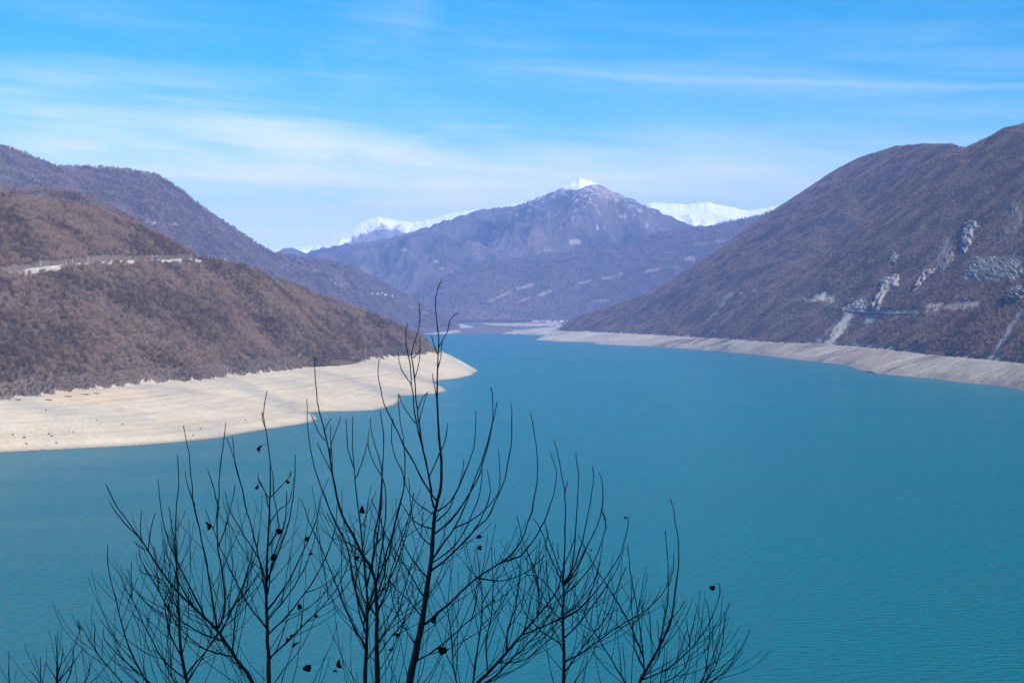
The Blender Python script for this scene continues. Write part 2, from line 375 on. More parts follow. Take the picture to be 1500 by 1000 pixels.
# carve the road bench into the slope, then build the hillside
Pd = PL; near_d = dist_poly(Xw, GY, Pd[:, :2]); pz = np.interp(GX, Pd[:, 0]/Pd[:, 1]*F+750, Pd[:, 2]); pY = np.interp(GX, Pd[:, 0]/Pd[:, 1]*F+750, Pd[:, 1])
Zc = np.where((near_d < 8.5) & (GY > pY-6) & (GX < 299), np.minimum(Z, pz-.4), Z)
me = mesh('left_hillside', np.stack([Xw, GY, Zc], -1).reshape(-1, 3), quads(*GX.shape), M_shore, True, shade_left().reshape(-1, 3))
tag(link('left_hillside', me), kind='structure')

# woods of the left hill
A, B = jitter(-900, 0, 1000, 2350, 3.3)
xp = A/B*F+750; ok = inside(A, B, LTw) & (xp > -40) & (xp < 652); A, B, xp = A[ok], B[ok], xp[ok]
zz = left_z(xp, B); Yt, Yc, zc = solve_crest(xp, I(LT_front, xp), I(CREST_L, xp), I(SL_L, xp))
ok = (B < Yc+45)
for P in (PL,):
    d = dist_poly(A, B, P[:, :2]); below = B < np.interp(xp, P[:, 0]/P[:, 1]*F+750, P[:, 1]); patch = ((xp > 160) & (xp < 299) | (xp > 35) & (xp < 92)) & (fbm(xp*.07, xp*0+1.7, 3) > .0)
    ok &= ~((d < 8.5) & (~below)) & ~((d < 7) & below & patch) & ~((d < 2.2) & (B > np.interp(xp, P[:, 0]/P[:, 1]*F+750, P[:, 1])-2))
gap = fbm(A*.02+9, B*.02, 4); ok &= (gap < .50) | (rng.uniform(size=len(A)) < .25)
A, B, xp, zz = A[ok], B[ok], xp[ok], zz[ok]
dedge = dist_poly(A, B, LTw)
size = rng.uniform(.62, 1.08, len(A))*np.where(dedge < 14, rng.uniform(.38, .8, len(A)), 1)*(1+.28*fbm(A*.03, B*.03, 3))
near = np.argsort(B + 400*(rng.uniform(size=len(B)) < .55)+60*np.minimum(dedge, 12)/12)
near = near[(xp[near] > 2)][:170]
rest = np.ones(len(A), bool); rest[near] = False
scatter('left_hill_woods', np.column_stack([A, B, zz])[rest], size[rest], PROTO, 'brown leafless woods covering the left hillside above the pale shore')
def tree_object(p, s, label, group, k):
    t = empty('bare_tree', p, rng.uniform(0, 6.28)); t.scale = (s, s, s); tag(t, label, 'tree', group)
    me_t, me_c = TREE_PARTS[k % 6]; link('trunk', me_t, t); link('crown', me_c, t)
for k, i in enumerate(near):
    tree_object((A[i], B[i], zz[i]), size[i], 'small leafless tree at the lower edge of the left woods above the sand', 'trees along the left shore', k)

# ------------------------------------------------------------------ right mountain and its bank
RW = [(1900, 622), (1750, 603), (1600, 585), (1500, 572), (1453, 564.5), (1400, 559), (1360, 554), (1300, 548.5), (1272, 545.5), (1256, 541), (1246, 536.5), (1232, 533.8), (1197, 530), (1150, 524.5), (1099, 518.5), (1033, 513), (960, 508), (905, 505.5), (872, 504), (868, 501), (830, 500), (806, 499.5), (783, 498), (796, 493), (812, 488.5), (790, 490.5), (762, 489.5), (735, 488.5), (760, 485.5), (800, 483), (824, 479), (1000, 478), (1900, 477)]
RT = [(1900, 578), (1750, 558), (1600, 541), (1500, 531), (1421, 524), (1351, 518), (1304, 511.5), (1255, 507.5), (1220, 504.5), (1127, 500.2), (1061, 495.8), (987, 492), (917, 488.2), (860, 486), (819, 484.5), (816, 480), (830, 478.3), (1000, 476), (1900, 475)]
RWw = poly_w(RW, 0); RTw = poly_w(RT, ZF); RT_f = smooth_line(RT[:15][::-1], 130)
CREST_R = [(814, 483), (825, 474), (850, 464), (900, 448), (950, 432), (985, 412), (1000, 399), (1025, 385), (1050, 369), (1100, 330), (1140, 305), (1180, 279), (1220, 252), (1260, 232), (1310, 216), (1360, 212), (1395, 213), (1412, 218), (1440, 206), (1470, 193), (1500, 184), (1600, 150), (1750, 130), (1900, 150)]
SL_R = [(814, .12), (860, .12), (900, .125), (1000, .175), (1140, .225), (1310, .28), (1412, .285), (1440, .29), (1500, .305), (1900, .30)]
SL_R = smooth_line(SL_R, 90)
def right_z(x, Y):
    X = (x-750)/F*Y
    dw = dist_poly(X, Y, RWw); dt = dist_poly(X, Y, RTw); inw = inside(X, Y, RWw); int_ = inside(X, Y, RTw)
    al = np.interp(Y, RWw[:, 1][:22], RWw[:, 0][:22]*0+RWw[:, 1][:22]) if False else Y
    gul = ridged(al*.018+X*.004, X*.003, 4)
    bank = ZF*(dw/(dw+dt+1e-6))**.9
    bank = bank+(gul*4.6-2.0+ridged(al*.055+X*.012, X*.008+9, 3)*1.6+fbm(X*.03, Y*.03, 3)*1.2)*sm(dw, 0, 14)*sm(dt, 0, 12)
    z = np.where(inw, bank, -np.minimum(dw*.3, 10))
    Yt, Yc, zc = solve_crest(x, I(RT_f, x), I(CREST_R, x), I(SL_R, x))
    t = (Y-Yt)/np.maximum(Yc-Yt, 15); tt = np.clip(t, 0, 1)
    low = np.clip(tt/.22, 0, 1)
    up = ZF+(zc-ZF)*(tt*1.18-.18*tt**2.6)
    bell = np.clip(4*tt*(1-tt), 0, 1)*np.minimum(1, (zc-ZF)/120)
    rel = ridged(X*.0030+1.2+Y*.0009, Y*.0012-.6+X*.0006, 5, .52)*70-30+fbm(X*.012, Y*.012, 4)*12
    gx = 1412-(1-tt)*330; rel = rel-62*np.exp(-((x-gx)/28)**2)*sm(tt, .15, .5)
    gx2 = 1500-(1-tt)*120; rel = rel+36*np.exp(-((x-gx2)/40)**2)*sm(tt, .1, .4)
    up = up+bell*rel
    back = zc-.45*np.maximum(Y-Yc, 0)
    hill = np.where(t <= 1, up, np.maximum(back, ZF))
    hill = np.minimum(hill, ZF+1+dt*.85)
    return np.where(int_ & (x > 814), np.maximum(hill, ZF), z)
xs = np.concatenate([np.linspace(725, 1500, 520), np.linspace(1500, 1760, 60)[1:]])
s_ = np.concatenate([np.linspace(0, .22, 110)[:-1], np.linspace(.22, 1, 270)])
GX, SS = np.meshgrid(xs, s_)
Yt0 = (CH-ZF)*F/(I(RT_f, np.clip(xs, 819, 1900))-HY); _, Yc0, _ = solve_crest(xs, I(RT_f, np.clip(xs, 819, 1900)), I(CREST_R, np.clip(xs, 819, 1900)), I(SL_R, np.clip(xs, 819, 1900)))
Yf = Yt0*.86-40; Yf = np.where(xs < 830, 4300+0*xs, Yf); Yb = np.maximum(Yc0+500, Yt0+900); Yb = np.where(xs < 840, 8200, Yb)
def stretch(s): return s
Yfront = Yf[None]+(np.minimum(SS, .22)/.22)*((Yt0*1.03-Yf)[None]); GY = np.where(SS <= .22, Yfront, (Yt0*1.03)[None]+(SS-.22)/.78*((Yb-Yt0*1.03)[None]))
ZR = right_z(GX, GY); Xw = (GX-750)/F*GY; sy = scr(GX, GY, ZR)
SCARS = [  # bare ground on the mountain: outline in the picture, colour
    ([(1238, 455), (1262, 458), (1252, 470), (1226, 505), (1203, 505), (1222, 478)], (.47, .40, .32)),
    ([(1268, 460), (1290, 462), (1278, 478), (1262, 482)], (.33, .29, .26)),
    ([(1222, 470), (1230, 472), (1200, 505), (1190, 505)], (.30, .21, .19)),
    ([(1352, 440), (1385, 443), (1415, 436), (1436, 441), (1432, 452), (1395, 458), (1356, 459)], (.60, .40, .28)),
    ([(1184, 431), (1205, 426), (1224, 432), (1222, 446), (1200, 444)], (.52, .45, .31)),
    ([(1170, 434), (1200, 441), (1225, 446), (1252, 455), (1252, 459), (1222, 450), (1195, 445), (1168, 438)], (.42, .37, .31)),
    ([(1300, 456), (1350, 456), (1440, 449), (1440, 454), (1350, 461), (1300, 461)], (.42, .36, .30)),
    ([(1236, 445), (1262, 440), (1272, 452), (1262, 458), (1240, 456)], (.42, .39, .36)),
    ([(1500, 448), (1494, 448), (1470, 490), (1446, 528), (1454, 528), (1480, 492), (1500, 462)], (.36, .33, .30)),
    ([(1410, 385), (1450, 378), (1500, 372), (1500, 416), (1470, 412), (1440, 418), (1408, 413)], (.42, .37, .33)),
    ([(1475, 300), (1500, 262), (1500, 372), (1450, 372), (1462, 330)], (.17, .14, .13)),
    ([(1380, 352), (1402, 345), (1396, 375), (1374, 402), (1366, 402)], (.30, .255, .235)),
    ([(1058, 433), (1074, 429), (1092, 426), (1092, 430), (1070, 436), (1050, 462), (1030, 484), (1026, 482), (1044, 460)], (.34, .30, .27)),
    ([(1098, 424), (1120, 421), (1120, 426), (1098, 429)], (.33, .3, .27))]
def scar_mask(xp, yp):          # how bare the ground is, 0 to 1, and of which kind
    k = np.full(xp.shape, -1); best = np.full(xp.shape, 0.0); no = fbm(xp*.11, yp*.14, 4)*7+fbm(xp*.35+9, yp*.35, 3)*3
    for i, (P, c) in enumerate(SCARS):
        Pn = np.array(P, float); d = dist_poly(xp, yp, Pn, True); sd = np.where(inside(xp, yp, P), d, -d); mk = sm(sd+no, -1.5, 4.5)
        k = np.where(mk > best, i, k); best = np.maximum(best, mk)
    return k, best
def shade_right():
    X, Y = Xw, GY; n = fbm(X*.02, Y*.02, 4)[..., None]; n2 = fbm(X*.006+5, Y*.006, 4)[..., None]
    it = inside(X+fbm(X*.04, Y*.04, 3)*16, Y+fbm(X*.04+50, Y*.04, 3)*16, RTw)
    st = ridged(Y*.016+X*.004, X*.003+4, 4)[..., None]
    grey = np.array((.15, .132, .118)); pale = np.array((.385, .32, .255)); red = np.array((.33, .225, .19))
    c = grey+(pale-grey)*sm(st+.9*n2+.35*n, -.05, .5); c = c+(red-c)*np.clip(sm(fbm(Y*.006+3, X*.002, 3), .12, .4), 0, 1)[..., None]*.5
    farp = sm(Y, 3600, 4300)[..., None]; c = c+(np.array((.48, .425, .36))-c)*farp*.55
    strat = sm(np.sin(ZR*2.1+n[..., 0]*3), .2, 1)[..., None]; c = c*(1-.10*strat)
    wet = np.exp(-np.maximum(ZR, 0)/.5)[..., None]; c = c*(1-.4*wet)
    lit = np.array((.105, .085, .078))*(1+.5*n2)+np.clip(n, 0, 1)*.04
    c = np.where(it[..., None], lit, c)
    k, bm = scar_mask(GX, sy)
    for i, (_, cc) in enumerate(SCARS): c = np.where(((k == i) & it)[..., None], c+(np.array(cc)*(1+.6*n)-c)*bm[..., None], c)
    return np.clip(c, .02, .8)
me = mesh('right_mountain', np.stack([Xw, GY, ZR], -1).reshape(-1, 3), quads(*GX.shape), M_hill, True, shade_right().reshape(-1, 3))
tag(link('right_mountain', me), kind='structure')
GRIDS['right'] = (xs, GY, ZR)
def right_s(x, y): return surf('right', x, y)
ROAD_R = [(1168, 432), (1195, 441), (1222, 446), (1252, 456.5), (1300, 459), (1345, 458), (1400, 455), (1440, 452), (1500, 449), (1540, 446)]
def right_road():
    P = np.array([right_s(x, I(ROAD_R, x)) for x in np.arange(1232, 1348, 3.0)])
    k = np.ones(9)/9; Pp = np.vstack([np.repeat(P[:1], 4, 0), P, np.repeat(P[-1:], 4, 0)]); P = np.stack([np.convolve(Pp[:, i], k, 'valid') for i in range(3)], -1)
    d = np.gradient(P[:, :2], axis=0); d /= np.linalg.norm(d, axis=1)[:, None]; nr = np.stack([-d[:, 1], d[:, 0]], -1); nr *= np.sign(nr[:, 1:2]+1e-9)
    rows = [np.column_stack([P[:, :2]+nr*o, P[:, 2]+dz]) for o, dz in ((-4.6, -2.2), (-4.3, -.2), (3.5, .1), (4.5, 1.6))]
    tag(link('road', mesh('road', np.vstack(rows), quads(4, len(P)), M_rock, False, np.full((4*len(P), 3), (.40, .36, .32)))), kind='structure')
    return P, nr
PR, NR = right_road()
# concrete retaining wall below the road
i0 = int((1256-1232)/3); i1 = int((1301-1232)/3)
M_conc, nt_, b_ = mat('weathered_concrete'); b_.inputs['Base Color'].default_value = (.16, .15, .15, 1)
wl = empty('retaining_wall', (*PR[i0, :2], PR[i0, 2])); tag(wl, 'long dark concrete retaining wall under the road on the right mountainside', 'wall')
base = np.array([*PR[i0, :2], PR[i0, 2]])
def wall_mesh(name, o0, o1, z0, z1, m_):
    V, Fq = [], []
    for q, i in enumerate(range(i0, i1+1)):
        a = np.array([*(PR[i, :2]+NR[i]*o0), 0]); b = np.array([*(PR[i, :2]+NR[i]*o1), 0])
        for p, z in ((a, z0), (a, z1), (b, z1), (b, z0)): V.append(p+[0, 0, PR[i, 2]+z]-base)
        if q:
            for e in range(4): Fq.append((4*(q-1)+e, 4*q+e, 4*q+(e+1) % 4, 4*(q-1)+(e+1) % 4))
    Fq += [(0, 1, 2, 3), tuple(4*(i1-i0)+e for e in (3, 2, 1, 0))]
    return link(name, mesh(name, V, Fq, m_), wl)
wall_mesh('wall_face', -6.0, -4.8, -5.5, .6, M_conc)
M_conc2, nt_, b_ = mat('pale_concrete'); b_.inputs['Base Color'].default_value = (.42, .40, .38, 1)
wall_mesh('parapet', -6.1, -5.2, .65, 1.5, M_conc2)

# rock crags
def crag(path, wpx, amp, colr, label, seed):
    # a rib of broken rock running down the slope
    path = np.array(path, float); nu, nv = 46, int(22*max(1, wpx/30)); V = []; C = []
    for u in np.linspace(0, 1, nu):
        k = u*(len(path)-1); i = min(int(k), len(path)-2); c = path[i]+(path[i+1]-path[i])*(k-i)
        e0 = math.sin(math.pi*min(max(u, .0), 1))**.5
        for v in np.linspace(-1, 1, nv):
            w = wpx*(.55+.45*e0)*(1+.55*float(perlin(np.array([u*4.3+seed*7.7]), np.array([.5+seed]))[0])*1.6); p = right_s(c[0]+v*w*.5, c[1]+v*w*.12)
            e = max(0, 1-abs(v)**2.5)*e0
            V.append(p); C.append(e)
    V = np.array(V).reshape(nu, nv, 3); E = np.array(C).reshape(nu, nv)
    for _ in range(2): V[1:-1, 1:-1] = (V[1:-1, 1:-1]+V[:-2, 1:-1]+V[2:, 1:-1]+V[1:-1, :-2]+V[1:-1, 2:])/5
    a = np.linspace(0, 1, nu)[:, None]*nu*.16+seed*3.1; b = np.linspace(0, 1, nv)[None]*nv*(.20 if wpx < 60 else .26)+seed*1.7
    E = np.clip(E*1.5+fbm(a*1.1+5, b*1.1, 3)*.9-.35, 0, 1)
    r = .55+ridged(a+b*.3, b*1.3, 4)*.75; step = np.floor(r*5)/5*.5+r*.5
    out = np.array((-.55, -.80, .25)); V = V+out*(E*amp*np.clip(step, .1, 1.6)-2.5*(E < .05))[..., None]
    n = fbm(a*2.2, b*2.2+a*0, 3); col = np.array(colr)*np.array((1.0, .93, .84))*(1+.5*n[..., None]); b0 = V.reshape(-1, 3).mean(0); b0[2] = V[..., 2].min()
    o = link('rock_outcrop', mesh('rock_outcrop', V.reshape(-1, 3)-b0, quads(nu, nv), M_rock, False, np.clip(col, .03, .7).reshape(-1, 3))); o.location = b0
    tag(o, label, 'rock')
crag([(1428, 322), (1420, 340), (1411, 372)], 20, 17, (.27, .25, .24), 'tall pale narrow rock crag with a dark shaded side on the right mountainside', 1)
crag([(1314, 370), (1305, 388)], 15, 9, (.29, .27, .26), 'small grey rock crag high above the retaining wall', 2)
crag([(1312, 400), (1296, 425), (1278, 456)], 26, 14, (.29, .27, .26), 'broad grey rock face just above the retaining wall', 3)
crag([(1364, 392), (1352, 408), (1338, 430)], 18, 13, (.30, .27, .255), 'slanting rock rib between the broad rock face and the reddish scar', 4)
crag([(1398, 368), (1388, 385), (1374, 405)], 14, 8, (.33, .27, .25), 'pinkish rock rib below and left of the tallest crag', 5)
crag([(1270, 436), (1262, 444), (1254, 454)], 22, 7, (.44, .41, .39), 'low pale rock shelf beside the road at the left end of the retaining wall', 6)
crag([(1462, 374), (1456, 394), (1448, 417)], 96, 6.5, (.30, .275, .25), 'wide rugged grey cliff face near the right edge below the summit slope', 8)
crag([(1496, 290), (1486, 325), (1470, 360)], 36, 6, (.21, .185, .17), 'long dull rock rib highest at the right edge, above the wide grey cliff', 9)
crag([(1496, 418), (1488, 432), (1474, 444)], 22, 14, (.25, .235, .23), 'dark rock outcrop above the road at the right edge', 7)

# woods of the right mountain
A, B = jitter(120, 1900, 1700, 6000, 3.9)
xp = A/B*F+750; ok = (xp > 812) & (xp < 1535); A, B, xp = A[ok], B[ok], xp[ok]
ok = inside(A, B, RTw); A, B, xp = A[ok], B[ok], xp[ok]
Yt, Yc, zc = solve_crest(xp, I(RT_f, xp), I(CREST_R, xp), I(SL_R, xp)); ok = B < Yc+60; A, B, xp = A[ok], B[ok], xp[ok]
zz = right_z(xp, B); yp = scr(xp, B, zz); k, bm = scar_mask(xp, yp); u = rng.uniform(size=len(A))
ok = (u > bm*np.where((k == 9) | (k == 11), .80, np.where(k == 10, .5, .97)))
ok &= dist_poly(A, B, PR[:, :2]) > 9
gap = fbm(A*.012+9, B*.012, 4); ok &= (gap < .52) | (u < .3)
A, B, xp, zz = A[ok], B[ok], xp[ok], zz[ok]; dedge = dist_poly(A, B, RTw)
rag = dedge > 16*np.clip(.15+fbm(A*.022+70, B*.022, 3)*1.8, 0, 1); A, B, xp, zz, dedge = A[rag], B[rag], xp[rag], zz[rag], dedge[rag]
size = rng.uniform(.5, 1.0, len(A))*(1+.6*fbm(A*.018, B*.018, 3))
near = np.argsort(np.where((xp > 830) & (xp < 1498), dedge*30+B, 1e9))[:110]
rest = np.ones(len(A), bool); rest[near] = False
scatter('right_mountain_woods', np.column_stack([A, B, zz])[rest], size[rest], PROTO2, 'purple brown leafless woods covering the right mountain')
for q, i in enumerate(near):
    tree_object((A[i], B[i], zz[i]), size[i], 'leafless tree on the brink of the bare bank on the right shore', 'trees along the right bank', q)

# ------------------------------------------------------------------ ridges farther up the valley
def ridge(name, crest, Yc, Yb, zb, relief, freq, colour, x0, x1, nx=420, ny=200, backd=900, prof=1.25, mt=None, oc=5, yf=.75):
    Yc = smooth_line(Yc, 160); Yb = smooth_line(Yb, 160)
    def zf(x, Y):
        X = (x-750)/F*Y; yc = I(crest, x); yC = I(Yc, x); yB = I(Yb, x); zc = CH+(HY-yc)/F*yC; z0 = I(zb, x) if isinstance(zb, list) else zb
        t = (Y-yB)/(yC-yB); tt = np.clip(t, 0, 1); up = z0+(zc-z0)*(prof*tt-(prof-1)*tt**2.2)
        bell = np.clip(3.2*tt*(1-tt), 0, 1)*np.clip((zc-z0)/250, .1, 1)
        rl = (ridged(X*freq+3.3+Y*freq*.15, Y*freq*yf+1.1, oc, .48)-.35)*relief; up = up+bell*np.where(rl > 0, rl*sm(tt, 1, .5), rl); up = np.where(tt > .25, np.minimum(up, CH+(HY-yc)/F*Y-(1-tt)*.12*(zc-z0)), up)
        jag = fbm(x*.09, x*0+relief, 4)*relief*.03
        return np.where(t <= 1, up+jag*sm(tt, .8, 1), zc+jag-.5*np.maximum(Y-yC, 0))
    xs = np.linspace(x0, x1, nx); s = np.linspace(0, 1, ny); GX, SS = np.meshgrid(xs, s)
    yB = I(Yb, xs)[None]; yE = I(Yc, xs)[None]+backd; GY = yB+(yE-yB)*SS; Z = zf(GX, GY); Xw = (GX-750)/F*GY
    c = colour(Xw, GY, Z, GX, scr(GX, GY, Z))
    me = mesh(name, np.stack([Xw, GY, Z], -1).reshape(-1, 3), quads(*GX.shape), mt or M_far, True, np.clip(c, .02, .92).reshape(-1, 3))
    tag(link(name, me), kind='structure'); GRIDS[name] = (xs, GY, Z); return zf
WOOD = np.array((.092, .07, .068)); MEAD = np.array((.27, .225, .18)); SNOW = np.array((.97, .96, .95))
def patches(c, GX, sy, lst, col, n):
    for (px_, py_, rx, ry, a) in lst:
        g = np.exp(-(((GX-px_)*math.cos(a)+(sy-py_)*math.sin(a))/rx)**2-(((sy-py_)*math.cos(a)-(GX-px_)*math.sin(a))/ry)**2)
        c = c+(np.array(col)-c)*sm(g+n*.6, .45, .62)[..., None]
    return c
def col_shoulder(X, Y, Z, GX, sy): return WOOD*(1+.3*fbm(X*.01, Y*.01, 3))[..., None]
z_sh = ridge('left_shoulder', [(-300, 262), (-100, 268), (0, 274), (60, 274), (110, 283), (165, 301), (200, 323), (260, 372), (340, 430)], [(-300, 2250), (340, 2250)], [(-300, 1650), (340, 1900)], [(-300, 120), (340, 60)], 20, .005, col_shoulder, -240, 330, 200, 100)
def col_left(X, Y, Z, GX, sy):
    n = fbm(X*.006, Y*.006, 4); c = WOOD*(1+.4*n)[..., None]
    c = patches(c, GX, sy, [(222, 326, 16, 3, .1), (250, 329, 14, 2.5, 0), (356, 360, 8, 4, .2), (330, 380, 10, 4, .3), (383, 388, 5, 5, 0), (412, 393, 8, 2, .1), (463, 396, 9, 3, .15), (490, 408, 10, 4, 0), (500, 416, 12, 3, 0), (48, 260, 14, 7, 0), (605, 449, 12, 3, .1), (560, 432, 14, 3, 0), (590, 440, 9, 2, .1), (620, 458, 10, 2, 0)], MEAD, fbm(X*.02, Y*.02, 3))
    return c
z_left = ridge('left_ridge', [(-300, 160), (-100, 190), (0, 214), (40, 226), (82, 245), (130, 245), (185, 249), (230, 257), (262, 276), (300, 306), (340, 333), (385, 363), (403, 370), (438, 378), (499, 385), (520, 392), (558, 412), (598, 433), (617, 445), (645, 460), (660, 470), (680, 482), (720, 492)],
      [(-300, 4300), (0, 4400), (300, 5000), (500, 6000), (680, 7300)], [(-300, 2600), (0, 2800), (300, 3600), (500, 5000), (600, 6300), (680, 6900)], [(-300, 20), (600, 5), (640, 0), (720, -10)], 95, .0016, col_left, -250, 710, 460, 220)
def col_valley(X, Y, Z, GX, sy):
    n = fbm(X*.003, Y*.003, 4); c = WOOD*(1.02+.35*n)[..., None]
    c = patches(c, GX, sy, [(650, 404, 26, 2.2, -.35), (700, 386, 18, 1.8, -.35), (768, 420, 16, 3, -.2), (735, 433, 22, 2.5, -.42), (795, 430, 12, 2.5, -.35), (765, 440, 18, 2, -.35), (858, 413, 11, 2, -.2), (893, 407, 16, 3, -.1), (912, 400, 8, 3, -.3), (955, 396, 18, 2.5, -.1), (992, 392, 10, 1.6, 0), (1010, 380, 10, 5, .2), (1030, 357, 26, 2.5, -.05), (975, 370, 20, 2, -.05), (1055, 353, 12, 2.5, -.1), (880, 440, 10, 1.5, 0), (900, 455, 6, 2, 0), (845, 355, 14, 3, -.2)], MEAD*1.05, fbm(X*.012, Y*.012, 3))
    return c
z_val = ridge('valley_ridge', [(560, 460), (598, 434), (633, 413), (670, 398), (715, 384), (760, 376), (810, 372), (850, 367), (880, 363), (927, 351), (967, 341), (1020, 333), (1050, 329), (1113, 316), (1140, 306), (1220, 285), (1400, 270)],
      [(560, 8300), (850, 9000), (1140, 8800), (1400, 8500)], [(560, 7500), (700, 7900), (860, 8000), (1100, 6800), (1400, 6500)], [(560, 40), (700, 52), (860, 58), (1400, 60)], 150, .0011, col_valley, 560, 1380, 520, 220)
def col_central(X, Y, Z, GX, sy):
    n = fbm(X*.0016, Y*.0016, 5); n2 = ridged(X*.004, Y*.003, 4); c = np.array((.072, .062, .068))*(1+.45*n)[..., None]
    c = c+(np.array((.17, .12, .10))-c)*sm(n2+.5*n, .4, .85)[..., None]*.55
    c = patches(c, GX, sy, [(843, 354, 14, 4, -.1), (800, 366, 8, 2, 0), (590, 366, 9, 2, 0), (640, 383, 6, 3, 0), (645, 393, 5, 2, 0), (712, 440, 10, 2, -.3)], MEAD, fbm(X*.01, Y*.01, 3))
    tree = sy-I([(795, 258), (812, 277), (845, 279), (858, 272), (874, 271), (890, 262)], GX)
    f = sm(-tree/6+fbm(X*.006, Y*.004, 4)*1.1+.5, .25, .75)
    crestsnow = sm(-(sy-I([(590, 342), (650, 322), (700, 306), (760, 297), (818, 275), (850, 262), (1000, 322)], GX))/5+1.0+fbm(GX*.15, sy*.2, 3)*.7, .2, .8)*(GX < 858)*sm(GX, 690, 760)
    dust = sm(fbm(X*.02, Y*.012, 5)*1.2+ridged(X*.0045, Y*.002, 4)*.8-(sy-300)/70, .55, 1.1)*.30*(GX < 960)*sm(GX, 560, 700)
    s = np.clip(np.maximum(np.maximum(f, crestsnow), dust), 0, 1)[..., None]
    rk = np.exp(-((GX-890)/22)**2-((sy-281)/9)**2)[..., None]; s = s*(1-.85*rk); c = c+(np.array((.30, .22, .20))-c)*np.clip(rk*1.2, 0, 1)
    return c+(SNOW-c)*s
z_cen = ridge('central_mountain', [(300, 420), (430, 374), (470, 364), (500, 358), (540, 354), (590, 344), (650, 324), (700, 308), (735, 302), (760, 298), (800, 284), (818, 276), (836, 267), (850, 261), (866, 265), (880, 271), (900, 281), (940, 298), (980, 316), (1020, 333), (1100, 370), (1200, 420)],
      [(300, 10000), (850, 10700), (1200, 10400)], [(300, 8300), (600, 8100), (850, 8500), (1200, 8800)], 60, 600, .0011, col_central, 330, 1150, 620, 320, 900, 1.2, None, 6, .45)
def col_snow(X, Y, Z, GX, sy):
    cr = I([(395, 364), (430, 363), (480, 350), (553, 317), (600, 325), (715, 309)], GX)
    n = ridged(X*.0065+Y*.0006, Y*.0011, 4)+.3*fbm(X*.02, Y*.01, 4)
    s = sm(n*.9+.72-(sy-cr)/18, .2, .6); s = np.where(GX > 800, np.maximum(s, .93), s)[..., None]
    rock = np.array((.23, .19, .19)); return rock+(SNOW-rock)*s
z_sn = ridge('snow_range', [(250, 395), (380, 372), (400, 365), (425, 363), (445, 361), (468, 356), (485, 348), (510, 336), (530, 325), (553, 317), (565, 319), (580, 323), (605, 325), (632, 320), (660, 312), (685, 308), (715, 308), (760, 330), (800, 345), (900, 310), (955, 296), (1000, 299), (1035, 296), (1060, 301), (1095, 308), (1140, 302), (1200, 300), (1400, 310)],
      [(250, 13300), (1400, 13300)], [(250, 11200), (1400, 11200)], 200, 420, .0016, col_snow, 280, 1300, 620, 220, 900, 1.15, M_snow, 6, .35)
def col_hill(X, Y, Z, GX, sy): return np.array((.10, .085, .09))*(1+.3*fbm(X*.004, Y*.004, 3))[..., None]
z_fh = ridge('far_hill', [(380, 378), (405, 369), (415, 363.5), (427, 362), (440, 367), (460, 376), (520, 390)], [(380, 11100), (520, 11100)], [(380, 10400), (520, 10400)], 300, 80, .002, col_hill, 380, 520, 100, 60, 500)

# woods on the nearer ridges
def woods_far(zf, x0, x1, Ylo, Yhi, sp, crest, Yc, name, label, s0, s1, lim=None):
    xa, xb = (x0-750)/F, (x1-750)/F; A, B = jitter(min(xa*Ylo, xa*Yhi), max(xb*Yhi, xb*Ylo), Ylo, Yhi, sp); xp = A/B*F+750
    ok = (xp > x0) & (xp < x1) & (B < I(Yc, xp)+60); A, B, xp = A[ok], B[ok], xp[ok]; z = zf(xp, B); yp = scr(xp, B, z)
    g = fbm(A*.01, B*.01, 4); ok = (g < .38) & (z > 25); 
    if lim is not None: ok &= lim(xp, yp, A, B)
    A, B, z = A[ok], B[ok], z[ok]
    scatter(name, np.column_stack([A, B, z]), rng.uniform(s0, s1, len(A)), PROTO2, label)
woods_far(z_sh, -20, 300, 1850, 2330, 4.5, None, [(0, 2250), (1, 2250)], 'left_shoulder_woods', 'leafless woods on the low shoulder behind the left hill', .7, 1.1)
woods_far(z_left, -20, 672, 2900, 7300, 9.5, None, [(-300, 4300), (0, 4400), (300, 5000), (500, 6000), (680, 7300)], 'left_ridge_woods', 'bluish leafless woods on the tall ridge behind the left hill', 1.0, 2.0,
          lambda xp, yp, A, B: yp < I([(0, 330), (200, 340), (300, 400), (420, 420), (500, 450), (620, 500)], xp))
woods_far(z_val, 590, 1150, 7500, 9000, 15, None, [(560, 8300), (850, 9000), (1140, 8800), (1400, 8500)], 'valley_ridge_woods', 'hazy woods on the long ridge below the snow capped peak', 1.4, 2.6)

# ------------------------------------------------------------------ valley floor with mudflats, village
FL = [(5900, -5), (6250, -1.0), (6450, 3.0), (6900, 17), (7500, 36), (8000, 50), (8700, 66), (9600, 76)]
DRY = [[(560, 482), (600, 480), (615, 478.5), (640, 474), (655, 473), (680, 475.5), (694, 478), (686, 480), (664, 481), (673, 485), (668, 488), (652, 489.5), (630, 491), (560, 492)],
       [(702, 473.2), (760, 473), (822, 472.2), (822, 477), (790, 477.2), (740, 477), (712, 476)],
       [(730, 488.6), (752, 484.5), (772, 481.8), (800, 479.5), (822, 476), (840, 478), (840, 492), (783, 490), (755, 489.6)]]
def floor_z(x, Y):
    X = (x-750)/F*Y; return I(FL, Y)+fbm(X*.006, Y*.004, 4)*1.2
xs = np.linspace(520, 1000, 320); ysf = np.concatenate([np.linspace(5900, 7600, 220), np.linspace(7620, 9600, 60)]); GX, GY = np.meshgrid(xs, ysf); Zf = floor_z(GX, GY); Xw = (GX-750)/F*GY; sy = scr(GX, GY, Zf)
jx = GX+fbm(GX*.08, sy*.3, 3)*9; jy = sy+fbm(GX*.1+9, sy*.3, 3)*1.3
cf = np.array((.145, .125, .125))*(1+.3*fbm(Xw*.01, GY*.004, 4))[..., None]
